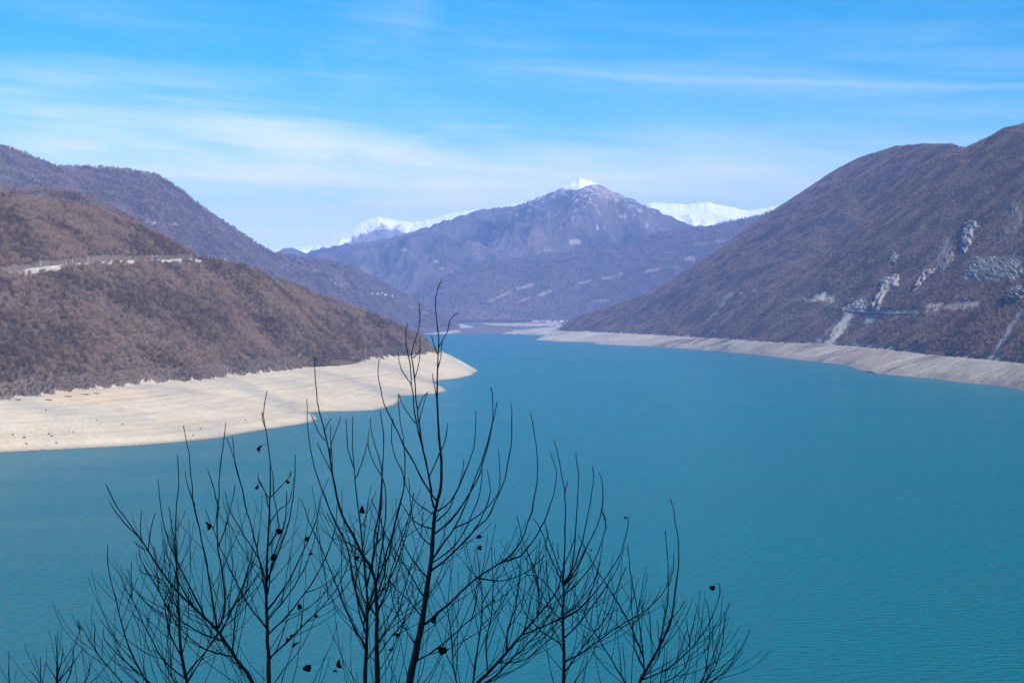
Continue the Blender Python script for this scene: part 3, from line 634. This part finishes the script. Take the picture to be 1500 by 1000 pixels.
fields = sm(fbm(Xw*.008+3, GY*.004, 3), .0, .5)[..., None]; cf = np.where((sy < 473)[..., None], np.array((.15, .125, .105))+(np.array((.24, .2, .16))-np.array((.15, .125, .105)))*fields, cf)
for P in DRY: cf = np.where(inside(jx, jy, P)[..., None], np.array((.44, .375, .31)), cf)
tag(link('valley_floor', mesh('valley_floor', np.stack([Xw, GY, Zf], -1).reshape(-1, 3), quads(*GX.shape), M_shore, True, np.clip(cf, .02, .8).reshape(-1, 3))), kind='structure')
M_white, nt_, b_ = mat('white_render'); b_.inputs['Base Color'].default_value = (.78, .76, .72, 1)
M_roof, nt_, b_ = mat('grey_metal_roof', .5, .4); b_.inputs['Base Color'].default_value = (.40, .38, .38, 1)
hw, hd, hh, hr = 5.5, 4.0, 5.0, 2.6
hv = [(-hw, -hd, -2), (hw, -hd, -2), (hw, hd, -2), (-hw, hd, -2), (-hw, -hd, hh), (hw, -hd, hh), (hw, hd, hh), (-hw, hd, hh), (-hw, 0, hh+hr), (hw, 0, hh+hr)]
ME_wall = mesh('wall', hv, [(0, 1, 5, 4), (1, 2, 6, 9, 5), (2, 3, 7, 6), (3, 0, 4, 8, 7), (3, 2, 1, 0)], M_white)
ov = .6
ME_roof = mesh('roof', [(-hw-ov, -hd-ov, hh-.3), (hw+ov, -hd-ov, hh-.3), (hw+ov, 0, hh+hr+.25), (-hw-ov, 0, hh+hr+.25), (-hw-ov, hd+ov, hh-.3), (hw+ov, hd+ov, hh-.3),
               (-hw-ov, -hd-ov, hh-.05), (hw+ov, -hd-ov, hh-.05), (hw+ov, 0, hh+hr+.5), (-hw-ov, 0, hh+hr+.5), (-hw-ov, hd+ov, hh-.05), (hw+ov, hd+ov, hh-.05)],
               [(6, 7, 8, 9), (9, 8, 11, 10), (0, 3, 2, 1), (3, 4, 5, 2), (0, 1, 7, 6), (4, 10, 11, 5), (0, 6, 9, 3), (3, 9, 10, 4), (1, 2, 8, 7), (2, 5, 11, 8)], M_roof)
ME_win = mesh('window', [(-.5, -.06, 0), (.5, -.06, 0), (.5, -.06, 1.3), (-.5, -.06, 1.3), (-.5, .1, 0), (.5, .1, 0), (.5, .1, 1.3), (-.5, .1, 1.3)], [(0, 1, 2, 3), (0, 4, 5, 1), (3, 2, 6, 7), (0, 3, 7, 4), (1, 5, 6, 2)], M_conc)
def house(p, label, group, s):
    h = empty('house', p, rng.uniform(-.6, .6)); h.scale = (s, s, s); tag(h, label, 'house', group)
    link('wall', ME_wall, h); link('roof', ME_roof, h)
    for x in (-3, 0, 3):
        w = link('window', ME_win, h); w.location = (x, -hd, 1.8)
for k in range(36):
    x = rng.choice([rng.normal(806, 9), rng.uniform(786, 842), rng.uniform(690, 800)], p=[.55, .35, .1]); Y = rng.uniform(7700, 8500); z = floor_z(np.array([x]), np.array([Y]))[0]
    if scr(x, Y, z) > 472.5: Y = 7900.; z = floor_z(np.array([x]), np.array([Y]))[0]
    house(((x-750)/F*Y, Y, z), 'tiny white house of the far village at the head of the lake', 'houses of the far village', rng.uniform(1.1, 1.9))
for x, y in ((516, 427), (545, 431), (553, 431.5), (565, 433), (574, 434), (559, 430)):
    p = surf('left_ridge', x, y); house(p, 'small pale house among fields on the slope of the tall left ridge', 'houses on the left ridge', rng.uniform(.6, .95))

# ------------------------------------------------------------------ poles by the left road, driftwood on the shore
def tube(pts, rad, sides=5, cap=True):
    P = np.array(pts, float); n = len(P); T = np.gradient(P, axis=0); T /= np.linalg.norm(T, axis=1)[:, None]+1e-12
    ref = np.array([.31, .87, .39]); U = np.cross(T, ref); U /= np.linalg.norm(U, axis=1)[:, None]; Vv = np.cross(T, U)
    a = np.arange(sides)*2*np.pi/sides; r = np.asarray(rad, float)[:, None, None]
    V = P[:, None]+r*(np.cos(a)[None, :, None]*U[:, None]+np.sin(a)[None, :, None]*Vv[:, None])
    f = []
    for i in range(n-1):
        for s in range(sides): f.append((i*sides+s, i*sides+(s+1) % sides, (i+1)*sides+(s+1) % sides, (i+1)*sides+s))
    if cap: f.append(tuple(range(sides))[::-1]); f.append(tuple((n-1)*sides+s for s in range(sides)))
    return V.reshape(-1, 3), f
def join(parts):
    V, Fc, k = [], [], 0
    for v, f in parts: V.append(v); Fc += [tuple(i+k for i in q) for q in f]; k += len(v)
    return np.vstack(V), Fc
M_pole, nt_, b_ = mat('concrete_pole'); b_.inputs['Base Color'].default_value = (.45, .42, .38, 1)
ME_pole = mesh('pole', *tube([(0, 0, -1), (0, 0, 4), (0, 0, 9)], (.24, .2, .15), 8), M_pole)
ME_arm = mesh('crossarm', *tube([(-.9, 0, 8.4), (0, 0, 8.4), (.9, 0, 8.4)], (.09, .1, .09), 6), M_pole)
ME_ins = mesh('insulator', *tube([(0, 0, 8.4), (0, 0, 8.65), (0, 0, 8.8)], (.05, .08, .04), 6), M_white)
for i, x in enumerate((60, 97, 106, 129, 223, 280, 305.5, 310.5)):
    p = surf('left', x, I(ROAD_L+[(330, 384.5)], x)+1.5)
    t = empty('utility_pole', p, .7); tag(t, 'thin pale utility pole beside the road across the left hill', 'pole', 'utility poles along the left road')
    link('pole', ME_pole, t); link('crossarm', ME_arm, t)
    for dx in (-.8, .8): o = link('insulator', ME_ins, t); o.location = (dx, 0, 0)
M_drift, nt_, b_ = mat('old_driftwood'); b_.inputs['Base Color'].default_value = (.075, .06, .05, 1)
for i, (x, y) in enumerate(((18.7, 637), (36, 641), (38, 650), (101, 632), (107, 633.5), (76, 639), (71, 636), (82, 649), (67, 601), (179, 622), (142, 616), (359, 615), (283, 638), (293, 628))):
    p = surf('left', x, y); r = np.random.default_rng(50+i); big = r.uniform(.55, 1.0)
    st = [tube([(0, 0, -.3), (.1, 0, .5*big), (.25, .1, 1.2*big)], (.55*big, .4*big, .22*big), 7)]
    for k in range(6):
        a = r.uniform(0, 6.28); L_ = r.uniform(.9, 2.0)*big; st.append(tube([(0, 0, .3), (L_*.5*math.cos(a), L_*.5*math.sin(a), .35+.25*r.uniform()), (L_*math.cos(a), L_*math.sin(a), r.uniform(-.1, .9))], (.22*big, .14*big, .05), 5))
    o = link('tree_stump', mesh('tree_stump', *join(st), M_drift)); o.location = p; tag(o, 'dark old tree stump with roots stranded on the pale left shore', 'stump', 'stumps on the left shore')
for i, (x, y, L_) in enumerate(((24, 585.5, 8), (69, 586, 8), (124, 578, 8), (140, 576.5, 7), (99, 581, 6))):
    p = surf('left', x, y); o = link('driftwood_log', mesh('driftwood_log', *join([tube([(-L_/2, 0, .2), (0, .2, .35), (L_/2, -.1, .3)], (.3, .42, .25), 7), tube([(L_*.2, 0, .3), (L_*.3, .6, .8)], (.15, .06), 5)]), M_drift)); o.location = p; o.rotation_euler = (0, 0, .1*i-.2)
    tag(o, 'dark driftwood log lying at the top of the left shore', 'log', 'logs on the left shore')

# ------------------------------------------------------------------ the hillside the saplings grow on (outside the frame, it shades them)
def near_z(X, Y):
    d = np.where(Y > 1.2, -(Y-1.2)*.62, np.where(Y < -2.5, (-Y-2.5)*1.25, 0))
    side = np.maximum(X-(4+.75*np.maximum(Y, 0)), 0)*.95*sm(Y, 26, 8)
    return CH-1.65+np.minimum(d+side, 75)+fbm(X*.15, Y*.15, 4)*.25*sm(np.hypot(X, Y), 2, 12)
A, B = np.meshgrid(np.concatenate([np.linspace(-900, -40, 40), np.linspace(-38, 60, 120), np.linspace(64, 900, 50)]), np.concatenate([np.linspace(-500, -42, 30), np.linspace(-40, 40, 110), np.linspace(43, 175, 50)]))
Zn = near_z(A, B); Zn = np.where((Zn < CH-1.65) & (Zn < CH-1.65-.6*(B-1.2)+40), Zn, Zn); Zn = np.maximum(Zn, -8)
tag(link('near_hillside', mesh('near_hillside', np.stack([A, B, Zn], -1).reshape(-1, 3), quads(*A.shape), M_hill, True, np.full((A.size, 3), (.13, .105, .07)))), kind='structure')

# ------------------------------------------------------------------ leafless saplings in the foreground
M_bark, nt_, b_ = mat('sapling_bark', .85, .2)
n_ = nt_.nodes.new('ShaderNodeTexNoise'); n_.inputs['Scale'].default_value = 60; n_.inputs['Detail'].default_value = 4
r_ = nt_.nodes.new('ShaderNodeMix'); r_.data_type = 'RGBA'; r_.inputs[6].default_value = (.085, .07, .064, 1); r_.inputs[7].default_value = (.24, .20, .18, 1)
g_ = nt_.nodes.new('ShaderNodeNewGeometry'); nt_.links.new(g_.outputs['Position'], n_.inputs['Vector']); nt_.links.new(n_.outputs['Fac'], r_.inputs[0]); nt_.links.new(r_.outputs[2], b_.inputs['Base Color'])
M_bark2, nt_, b_ = mat('twig_bark', .8, .25); b_.inputs['Base Color'].default_value = (.09, .066, .056, 1)
M_leaf, nt_, b_ = mat('dead_leaf', .8, .15); b_.inputs['Base Color'].default_value = (.11, .068, .048, 1)
def catmull(P, per):
    P = np.array(P, float); Q = np.vstack([2*P[0]-P[1], P, 2*P[-1]-P[-2]]); out = []
    for i in range(1, len(Q)-2):
        n = max(2, int(np.linalg.norm((Q[i+1]-Q[i])[:2])/per))
        for t in np.arange(n)/n:
            out.append(.5*((2*Q[i])+(-Q[i-1]+Q[i+1])*t+(2*Q[i-1]-5*Q[i]+4*Q[i+1]-Q[i+2])*t*t+(-Q[i-1]+3*Q[i]-3*Q[i+1]+Q[i+2])*t**3))
    out.append(Q[-2]); return np.array(out)
def to_world(P): return np.column_stack([(P[:, 0]-750)/F*P[:, 2], P[:, 2], CH-(P[:, 1]-HY)/F*P[:, 2]])
STEMS = []        # (tree index, pixel+depth samples) for attaching leaves
def WY(y, w0, w1):
    t = np.clip((y-y.min())/(1000-y.min()), 0, None); return w1+(w0-w1)*np.minimum(t**1.7, .55+.45*t)
def stem_mesh(name, P, w0, w1, base, sides, m_, knob=.5):
    n = len(P); s = np.linspace(0, 1, n); Wd = to_world(P)
    w = (WY(P[:, 1], w0, w1) if name == 'trunk' else w0+(w1-w0)*s**.7)*np.where(rng.uniform(size=n) < .3, 1+knob*rng.uniform(.2, .8, n), 1)*.41*P[:, 2]/F
    v, f = tube(Wd, w, sides); return mesh(name, v-base, f, m_, True)
def env(x):       # how high the small twigs reach
    return I([(0, 960), (110, 900), (160, 840), (250, 745), (330, 725), (450, 715), (560, 705), (640, 720), (720, 745), (800, 775), (880, 800), (950, 850), (1040, 870), (1090, 970), (1200, 1000)], x)
TREES = [
 dict(D=8.0, label='tallest leafless sapling, its thick stem rising past the shore into the valley', trunk=[(560, 1560), (575, 1300), (590, 1080), (600, 1000), (608, 960), (620, 900), (627, 850), (633, 810), (634, 783), (637, 752), (641, 730), (646, 714), (647, 688), (646, 664), (643, 640), (641, 600), (641, 554), (642, 510), (641, 481), (638, 451), (640, 426), (647, 411)], w=(13.5, 2.0), br=[
  [(638, 745), (633, 735), (632, 720), (626, 688), (620, 657), (615, 626), (611, 600), (607, 552), (603, 523), (605, 508), (612, 488), (615, 466), (614, 445)],
  [(620, 657), (613, 632), (607, 605), (603, 565), (600, 532), (595, 503), (594, 481), (597, 474)], [(603, 564), (594, 551), (589, 541), (582, 517)], [(608, 552), (615, 528), (615, 492)], [(605, 524), (612, 518), (616, 510)],
  [(643, 508), (655, 486), (660, 470), (664, 462), (673, 459)], [(641, 519), (635, 503), (630, 490)], [(641, 541), (646, 523), (648, 501)], [(640, 585), (636, 563), (633, 547)],
  [(609, 620), (593, 600), (584, 576)], [(612, 600), (619, 583), (627, 574)], [(614, 618), (620, 596), (627, 574)], [(629, 697), (644, 664), (654, 637), (655, 620)],
  [(640, 734), (625, 713), (612, 689), (592, 652), (576, 619), (563, 592), (557, 568), (554, 544), (555, 524)], [(634, 752), (622, 745), (609, 734), (600, 722), (590, 700)], [(632, 774), (613, 767), (600, 756), (586, 735)], [(632, 799), (618, 787), (607, 769), (602, 740), (598, 700)],
  [(641, 748), (659, 734), (675, 706), (690, 668), (696, 644), (698, 602)], [(639, 763), (655, 750), (668, 722), (676, 701), (679, 673)], [(637, 781), (659, 763), (679, 736), (697, 706), (708, 677), (718, 640), (722, 609), (721, 576), (719, 567)],
  [(634, 818), (650, 795), (666, 772), (681, 741), (695, 703), (710, 664), (720, 622), (726, 600), (728, 587)], [(633, 824), (655, 809), (675, 787), (692, 752), (703, 719), (706, 688)],
  [(630, 836), (652, 820), (673, 800), (695, 776), (712, 761), (725, 736), (739, 701), (747, 666), (750, 633), (748, 590)], [(664, 774), (688, 763), (714, 743), (728, 723), (733, 697), (730, 659)], [(694, 776), (710, 750), (719, 719), (714, 689)],
  [(622, 914), (653, 888), (697, 847), (736, 823), (754, 806), (769, 780), (778, 750), (786, 706), (787, 673), (783, 637), (776, 603)], [(732, 824), (763, 813), (787, 782), (798, 761), (811, 724), (815, 691), (805, 662)],
  [(625, 880), (600, 840), (575, 800), (560, 770), (545, 730)], [(620, 905), (600, 880), (570, 850), (548, 800)], [(606, 970), (640, 950), (680, 915), (720, 880), (750, 840)], [(612, 948), (590, 915), (575, 880), (570, 840)], [(700, 846), (735, 850), (770, 838), (800, 812)], [(629, 850), (605, 820), (590, 790), (582, 750)]]),
 dict(D=8.5, label='pale barked sapling just left of the tallest one, bent near its top', trunk=[(545, 1600), (552, 1300), (554, 1080), (553, 1000), (552, 945), (552, 895), (549, 850), (541, 827), (530, 812), (516, 780), (502, 756), (490, 712), (482, 661), (473, 623), (465, 588), (461, 544), (462, 522)], w=(9.5, 2.0), br=[
  [(476, 645), (465, 630), (456, 608)], [(485, 690), (473, 667), (465, 647)], [(484, 670), (486, 647), (500, 610)], [(475, 632), (485, 613)], [(488, 700), (485, 660), (484, 622)], [(552, 895), (565, 870), (578, 820), (592, 780), (604, 740)], [(551, 880), (575, 840), (590, 800), (600, 760), (606, 720)],
  [(553, 905), (530, 870), (520, 820), (505, 770), (497, 735)], [(545, 836), (548, 790), (556, 740), (562, 665), (561, 632), (557, 602)], [(553, 960), (575, 930), (600, 900), (620, 850)], [(552, 850), (560, 800), (564, 760), (564, 711), (546, 674), (539, 650), (541, 630)], [(540, 826), (520, 800), (500, 790), (478, 750)]]),
 dict(D=9.0, label='slim dark sapling standing between the pale one and the knotty left stem', trunk=[(530, 1600), (534, 1300), (535, 1080), (535, 1000), (537, 940), (538, 880), (534, 830), (530, 790), (524, 740), (519, 690), (516, 643), (517, 610)], w=(7.5, 1.8), br=[
  [(518, 685), (510, 658), (508, 614)], [(537, 860), (550, 800), (560, 705), (550, 654), (542, 623), (543, 612)], [(538, 890), (560, 830), (575, 780), (591, 716), (592, 654), (585, 606), (584, 578)], [(536, 910), (520, 860), (508, 800), (494, 772), (476, 728), (462, 688), (452, 640), (449, 585)],
  [(537, 900), (560, 850), (580, 760), (592, 702), (576, 663), (573, 632), (576, 613)], [(536, 950), (510, 900), (490, 850), (470, 800), (455, 770), (440, 730)], [(521, 700), (526, 690), (532, 672), (538, 650)], [(535, 970), (560, 930), (585, 890), (600, 830)], [(536, 930), (523, 880), (521, 820), (518, 770)]]),
 dict(D=7.6, label='sapling with a straight knotty stem left of centre', trunk=[(398, 1600), (396, 1300), (395, 1080), (394, 1000), (392, 940), (390, 890), (391, 840), (393, 778), (395, 747), (396, 692), (395, 666), (390, 633), (386, 608), (391, 572)], w=(8, 1.8), br=[
  [(388, 625), (384, 612), (383, 603)], [(394, 730), (380, 706), (377, 692)], [(394, 745), (388, 720), (378, 702)], [(396, 728), (412, 712), (425, 697), (427, 690)], [(392, 800), (408, 771), (402, 730), (400, 700), (396, 680)], [(391, 850), (415, 790), (427, 745), (432, 690), (433, 666)], [(393, 770), (410, 745), (424, 735), (430, 700)], [(391, 880), (374, 792), (362, 750), (352, 706), (342, 668), (332, 640)], [(352, 706), (345, 680), (341, 640)],
  [(390, 895), (420, 855), (440, 815), (460, 770), (470, 730), (480, 700)], [(391, 910), (430, 860), (455, 810), (466, 760)], [(392, 930), (430, 890), (470, 830), (490, 780), (494, 740)], [(393, 965), (430, 930), (470, 890), (500, 850), (520, 790)], [(390, 860), (380, 822), (352, 775), (336, 745), (330, 720)], [(391, 920), (360, 880), (340, 840), (318, 790), (300, 745)], [(392, 870), (400, 820), (418, 760), (420, 720)]]),
 dict(D=8.2, label='wide leaning sapling reaching far out to the left', trunk=[(450, 1650), (430, 1300), (400, 1080), (370, 1000), (346, 964), (316, 920), (285, 890), (260, 866), (238, 838), (218, 808), (206, 789), (183, 757), (170, 741), (156, 710)], w=(7.5, 1.9), br=[
  [(209, 792), (183, 766), (170, 750), (161, 734)], [(207, 790), (206, 770), (207, 746)], [(217, 806), (222, 770), (227, 750)], [(216, 806), (203, 800), (196, 792)], [(318, 924), (302, 824), (292, 776), (282, 728), (279, 680), (274, 650), (269, 624)], [(286, 740), (276, 715), (270, 690)], [(320, 920), (330, 880), (318, 790), (320, 740), (322, 696), (326, 656), (331, 618)], [(321, 745), (310, 705), (304, 687)], [(320, 800), (334, 760), (345, 710)],
  [(300, 905), (280, 862), (258, 820), (240, 770), (233, 720), (232, 702)], [(285, 890), (262, 850), (256, 800), (250, 760), (247, 742)], [(330, 940), (290, 925), (250, 895), (225, 850), (206, 820), (204, 805)], [(345, 962), (300, 950), (260, 915), (240, 880), (225, 850)], [(340, 955), (345, 900), (360, 850), (372, 800)], [(322, 930), (350, 870), (372, 820), (380, 780)], [(262, 867), (255, 830), (245, 815), (240, 790)]]),
 dict(D=7.3, label='low spreading sapling in the lower left corner of the clump', trunk=[(330, 1650), (300, 1300), (282, 1080), (275, 1010), (273, 994), (266, 960), (263, 925), (262, 888), (258, 808), (258, 754), (262, 709), (260, 666)], w=(6, 1.8), br=[
  [(279, 1050), (240, 1020), (215, 998), (186, 939), (167, 869), (158, 824), (158, 798)], [(273, 994), (238, 965), (209, 910), (193, 875), (179, 856)], [(193, 876), (192, 850), (192, 822)], [(285, 1090), (230, 1050), (180, 1000), (142, 955), (124, 926), (114, 909)], [(158, 975), (140, 952), (139, 930), (138, 912)], [(281, 1070), (250, 1030), (215, 995), (180, 965), (152, 936)], [(205, 990), (185, 970), (172, 950)], [(272, 990), (300, 955), (325, 920), (352, 870), (362, 830)], [(274, 1000), (310, 940), (340, 900)],
  [(268, 965), (248, 925), (240, 880), (232, 860), (226, 800)], [(262, 900), (240, 850), (210, 840), (206, 826)], [(277, 1030), (250, 990), (236, 960), (224, 950)]]),
 dict(D=8.3, label='upright sapling right of the tallest one, its twigs fanning from one knot', trunk=[(800, 1600), (815, 1300), (824, 1080), (826, 1000), (826, 957), (824, 899), (826, 863), (825, 849), (827, 816), (828, 761), (827, 717), (822, 695), (817, 662), (811, 644)], w=(7, 1.7), br=[
  [(826, 852), (837, 834), (843, 781), (846, 728), (847, 695), (843, 664)], [(826, 855), (839, 834), (853, 792), (862, 750), (869, 706), (868, 681)], [(826, 858), (846, 831), (861, 798), (875, 770), (882, 743), (883, 713), (878, 691)], [(826, 868), (842, 858), (868, 825), (883, 790), (887, 761), (882, 749)], [(826, 905), (850, 890), (877, 860), (899, 829), (914, 796), (920, 768), (921, 757)], [(825, 850), (815, 820), (804, 790), (797, 760)], [(824, 855), (806, 815), (793, 776), (780, 758)],
  [(825, 935), (850, 910), (880, 870), (905, 830), (915, 800)], [(826, 970), (860, 950), (900, 920), (950, 890), (975, 860), (985, 830)], [(824, 890), (805, 860), (790, 845), (772, 842)], [(825, 915), (800, 880), (785, 850), (775, 810)], [(827, 725), (830, 712), (831, 705)], [(826, 985), (860, 940), (890, 900), (908, 850), (918, 830)], [(825, 945), (795, 925), (770, 900), (755, 860)], [(880, 745), (886, 760), (888, 775)]]),
 dict(D=8.8, label='leaning sapling crossing behind toward the upright right one', trunk=[(600, 1650), (640, 1300), (670, 1080), (692, 1010), (715, 985), (741, 956), (765, 928), (787, 903), (805, 880), (818, 860), (826, 830), (838, 800), (843, 782)], w=(6.5, 1.8), br=[
  [(690, 1012), (723, 991), (755, 960), (785, 930), (815, 880), (822, 840)], [(741, 957), (744, 920), (755, 890), (760, 850), (765, 800)], [(765, 929), (800, 915), (840, 890), (870, 850), (880, 820)], [(715, 986), (712, 940), (720, 900), (722, 860), (720, 800)], [(690, 1012), (700, 950), (706, 900), (704, 850), (697, 800)], [(787, 904), (790, 870), (782, 830), (768, 800), (757, 755)], [(680, 1040), (665, 980), (660, 920), (655, 890), (640, 850)], [(730, 970), (770, 965), (800, 940), (825, 910)]]),
 dict(D=7.8, label='sapling at the right end of the clump with long arching shoots', trunk=[(880, 1650), (905, 1300), (922, 1080), (935, 1005), (946, 982), (957, 963), (968, 942), (980, 915), (986, 888), (994, 820), (990, 766), (981, 729)], w=(5.5, 1.8), br=[
  [(944, 985), (943, 964), (937, 914), (928, 863), (921, 820), (920, 798)], [(943, 964), (925, 920), (907, 885), (885, 850), (867, 820), (847, 782)], [(940, 995), (979, 978), (1015, 946), (1040, 910), (1054, 870), (1053, 854)], [(965, 948), (975, 900), (979, 856), (978, 813), (974, 777)], [(979, 860), (986, 835), (987, 810)], [(920, 1085), (990, 1030), (1029, 996), (1040, 924), (1036, 879)], [(922, 1080), (1000, 1030), (1036, 996), (1054, 960), (1061, 920), (1061, 896)], [(924, 1070), (1000, 1020), (1044, 996), (1072, 975), (1088, 953)], [(926, 1060), (960, 1010), (990, 990), (1010, 960), (1006, 905)], [(940, 995), (965, 960), (965, 930), (962, 908)],
  [(930, 1030), (910, 990), (880, 940), (855, 900), (842, 865)], [(946, 983), (930, 950), (926, 900), (924, 850)]]),
 dict(D=9.6, label='tiny sapling with a few thin shoots in the bottom left corner', trunk=[(90, 1650), (88, 1300), (85, 1080), (83, 1000), (84, 968), (81, 931)], w=(4, 1.6), br=[
  [(84, 1040), (61, 1010), (60, 985), (59, 962)], [(84, 1000), (109, 968), (122, 950)], [(84, 998), (77, 985), (67, 970)], [(85, 1050), (58, 998), (42, 981)], [(86, 1080), (30, 1040), (14, 1000), (13, 954)], [(84, 990), (90, 970), (92, 948)], [(85, 1020), (103, 985), (108, 950)], [(86, 1060), (120, 1010), (131, 985), (131, 970)]]),
]
def knobbly(P, amp):
    j = rng.normal(0, amp, (len(P), 2)); j[0] = 0; P = P.copy(); P[:, :2] += j; return P
def sprout(parent_P, dist_from, lo, hi, base, branch_o, ti, wscale):
    # finer shoots that curve upward along a branch
    n = len(parent_P); acc = rng.uniform(8, 22); side = rng.choice([-1, 1])
    seg = np.linalg.norm(np.diff(parent_P[:, :2], axis=0), axis=1)
    for i in range(1, n-2):
        acc -= seg[i-1]
        if acc > 0: continue
        x, y, d = parent_P[i]
        acc = rng.uniform(lo, hi)*(.62 if y > 890 else 1.7)
        if y > 1140 or y < env(x)+40 or rng.uniform() < .12: continue
        T = parent_P[i+1, :2]-parent_P[i-1, :2]; ang = math.atan2(-T[1], T[0]); side = -side if rng.uniform() < .8 else side
        a = ang+side*rng.uniform(.35, .8); a = max(min(a, 2.95), .2)
        L_ = min(rng.uniform(40, 230), (y-env(x))*rng.uniform(.45, 1.08))
        if L_ < 22: continue
        k = max(4, int(L_/13)); pts = [(x, y, d)]; dd = rng.normal(0, .0016)
        for s in range(k):
            a += (math.pi/2-a)*(.07+.10*s/k)+rng.normal(0, .055); q = pts[-1]; st = L_/k
            pts.append((q[0]+math.cos(a)*st, q[1]-math.sin(a)*st, q[2]+dd*st))
        P = np.array(pts); o = link('twig', stem_mesh('twig', P, max(1.15, min(1.9, .95+L_*.006))*wscale, .85*wscale, base, 4, M_bark2), branch_o); STEMS.append((ti, P))
ROOTS = []
for ti, T in enumerate(TREES):
    D = T['D']; tr = np.array([(x, y, D) for x, y in T['trunk']]); P = catmull(tr, 13)
    Wb = to_world(P[:1])[0]; gz = float(near_z(np.array([Wb[0]]), np.array([Wb[1]]))[0])
    base = np.array([Wb[0], Wb[1], gz]); root = empty('sapling', base); tag(root, T['label'], 'sapling', 'leafless saplings in the foreground'); ROOTS.append((root, base))
    # carry the stem down to the soil
    yb = HY+(CH-gz+.12)*F/D
    if yb > P[0, 1]: P = np.vstack([[P[0, 0]-4, yb, D], P])
    else: P = P[P[:, 1] < yb]; P = np.vstack([[P[0, 0], yb, D], P])
    P[1:, :] = knobbly(P[1:], .35); trunk = link('trunk', stem_mesh('trunk', P, T['w'][0], T['w'][1]*.85, base, 8, M_bark, .22), root); STEMS.append((ti, P))
    wt = lambda y: T['w'][1]+(T['w'][0]-T['w'][1])*np.clip((y-550)/450, 0, 1)
    sprout(P, 0, 8, 19, base, trunk, ti, 1)
    for k, b in enumerate(T['br']):
        L_ = sum(math.hypot(b[i+1][0]-b[i][0], b[i+1][1]-b[i][1]) for i in range(len(b)-1)); dd = rng.normal(0, .25)*min(1, L_/250)
        s = np.linspace(0, 1, len(b)); bp = np.array([(x, y, D+dd*q) for (x, y), q in zip(b, s)])
        Q = knobbly(catmull(bp, 13), .45); w0 = min(1.7+L_*.0085, wt(b[0][1])*.65+.5)
        if b[0][1] > 1000: w0 += .5
        bo = link('branch', stem_mesh('branch', Q, w0, 1.3, base, 5, M_bark if w0 > 3.2 else M_bark2), root); STEMS.append((ti, Q))
        if L_ > 70: sprout(Q, 0, 10, 26, base, bo, ti, .95)
# last dead leaves still hanging
LEAVES = [(112, 920, 11), (229, 853, 8), (301, 770, 15), (384, 657, 12), (378, 713, 9), (419, 707, 9), (424, 694, 5), (412, 780, 13), (404, 817, 14), (452, 790, 10), (452, 816, 8), (531, 746, 15), (527, 819, 12), (437, 888, 11), (427, 942, 12), (438, 946, 13), (432, 934, 9), (497, 971, 15), (443, 985, 16), (573, 935, 16), (577, 949, 13), (640, 908, 15), (652, 955, 18), (706, 791, 12), (703, 803, 11), (723, 880, 6), (919, 761, 6), (1046, 862, 11), (866, 934, 5), (487, 986, 8), (864, 806, 5), (461, 902, 8)]
allP = np.vstack([np.column_stack([P, np.full(len(P), ti)]) for ti, P in STEMS])
for k, (x, y, sz) in enumerate(LEAVES):
    j = np.argmin((allP[:, 0]-x)**2+(allP[:, 1]-y+sz*.4)**2); ax, ay, d, ti = allP[j]; root, base = ROOTS[int(ti)]
    r = np.random.default_rng(900+k); size = sz/F*d*.9
    n = 7; U = np.linspace(0, 1, n); V = np.linspace(-1, 1, 5); G = []
    curl = r.uniform(1.0, 2.2); fold = r.uniform(.5, 1.1)
    for u in U:
        w = .62*math.sin(math.pi*min(1, u*.93+.07))**.8*(1-.35*u)+.02
        for v in V:
            wx = w*v; G.append((wx*math.cos(fold*abs(v)), abs(wx)*math.sin(fold)*.9+.35*math.sin(curl*u*1.4)+r.normal(0, .025), -u+.25*(1-math.cos(curl*u))*.6+r.normal(0, .02)))
    G = np.array(G); an = r.uniform(0, 6.28); ti_ = r.normal(0, .7); Rz = np.array([[math.cos(an), -math.sin(an), 0], [math.sin(an), math.cos(an), 0], [0, 0, 1]]); Ry = np.array([[math.cos(ti_), 0, math.sin(ti_)], [0, 1, 0], [-math.sin(ti_), 0, math.cos(ti_)]])
    G = (G@Rz.T@Ry.T)*size; c = to_world(np.array([[x, y-sz*.4, d]]))[0]; v1 = G+c-base
    a = to_world(np.array([[ax, ay, d]]))[0]; pv, pf = tube([a-base, (a*.4+c*.6)+np.array([0, 0, .006])-base, c-base], (.0011, .0009, .0009), 4)
    q = [tuple(int(i) for i in f) for f in quads(n, 5)]
    lv, lf = join([(v1, q), (pv, pf)]); link('leaf', mesh('leaf', lv, lf, M_leaf, True), root)

# ------------------------------------------------------------------ haze
hx0, hx1, hy0, hy1, hz0, hz1 = -9000, 9000, -1500, 14600, -15.5, 1190
hb = [(hx0, hy0, hz0), (hx1, hy0, hz0), (hx1, hy1, hz0), (hx0, hy1, hz0), (hx0, hy0, hz1), (hx1, hy0, hz1), (hx1, hy1, hz1), (hx0, hy1, hz1)]
hm = bpy.data.materials.new('haze_air'); hm.use_nodes = True; nt = hm.node_tree; nt.nodes.clear()
o_ = nt.nodes.new('ShaderNodeOutputMaterial'); pv = nt.nodes.new('ShaderNodeVolumePrincipled'); nt.links.new(pv.outputs[0], o_.inputs['Volume'])
pv.inputs['Color'].default_value = (.27, .45, 1.0, 1); pv.inputs['Density'].default_value = 7.5e-5; pv.inputs['Anisotropy'].default_value = -0.3
HAZE = link('haze', mesh('haze', hb, [(0, 3, 2, 1), (4, 5, 6, 7), (0, 1, 5, 4), (1, 2, 6, 5), (2, 3, 7, 6), (3, 0, 4, 7)], hm)); tag(HAZE, 'thin blue haze filling the valley air', 'haze', None, 'stuff')
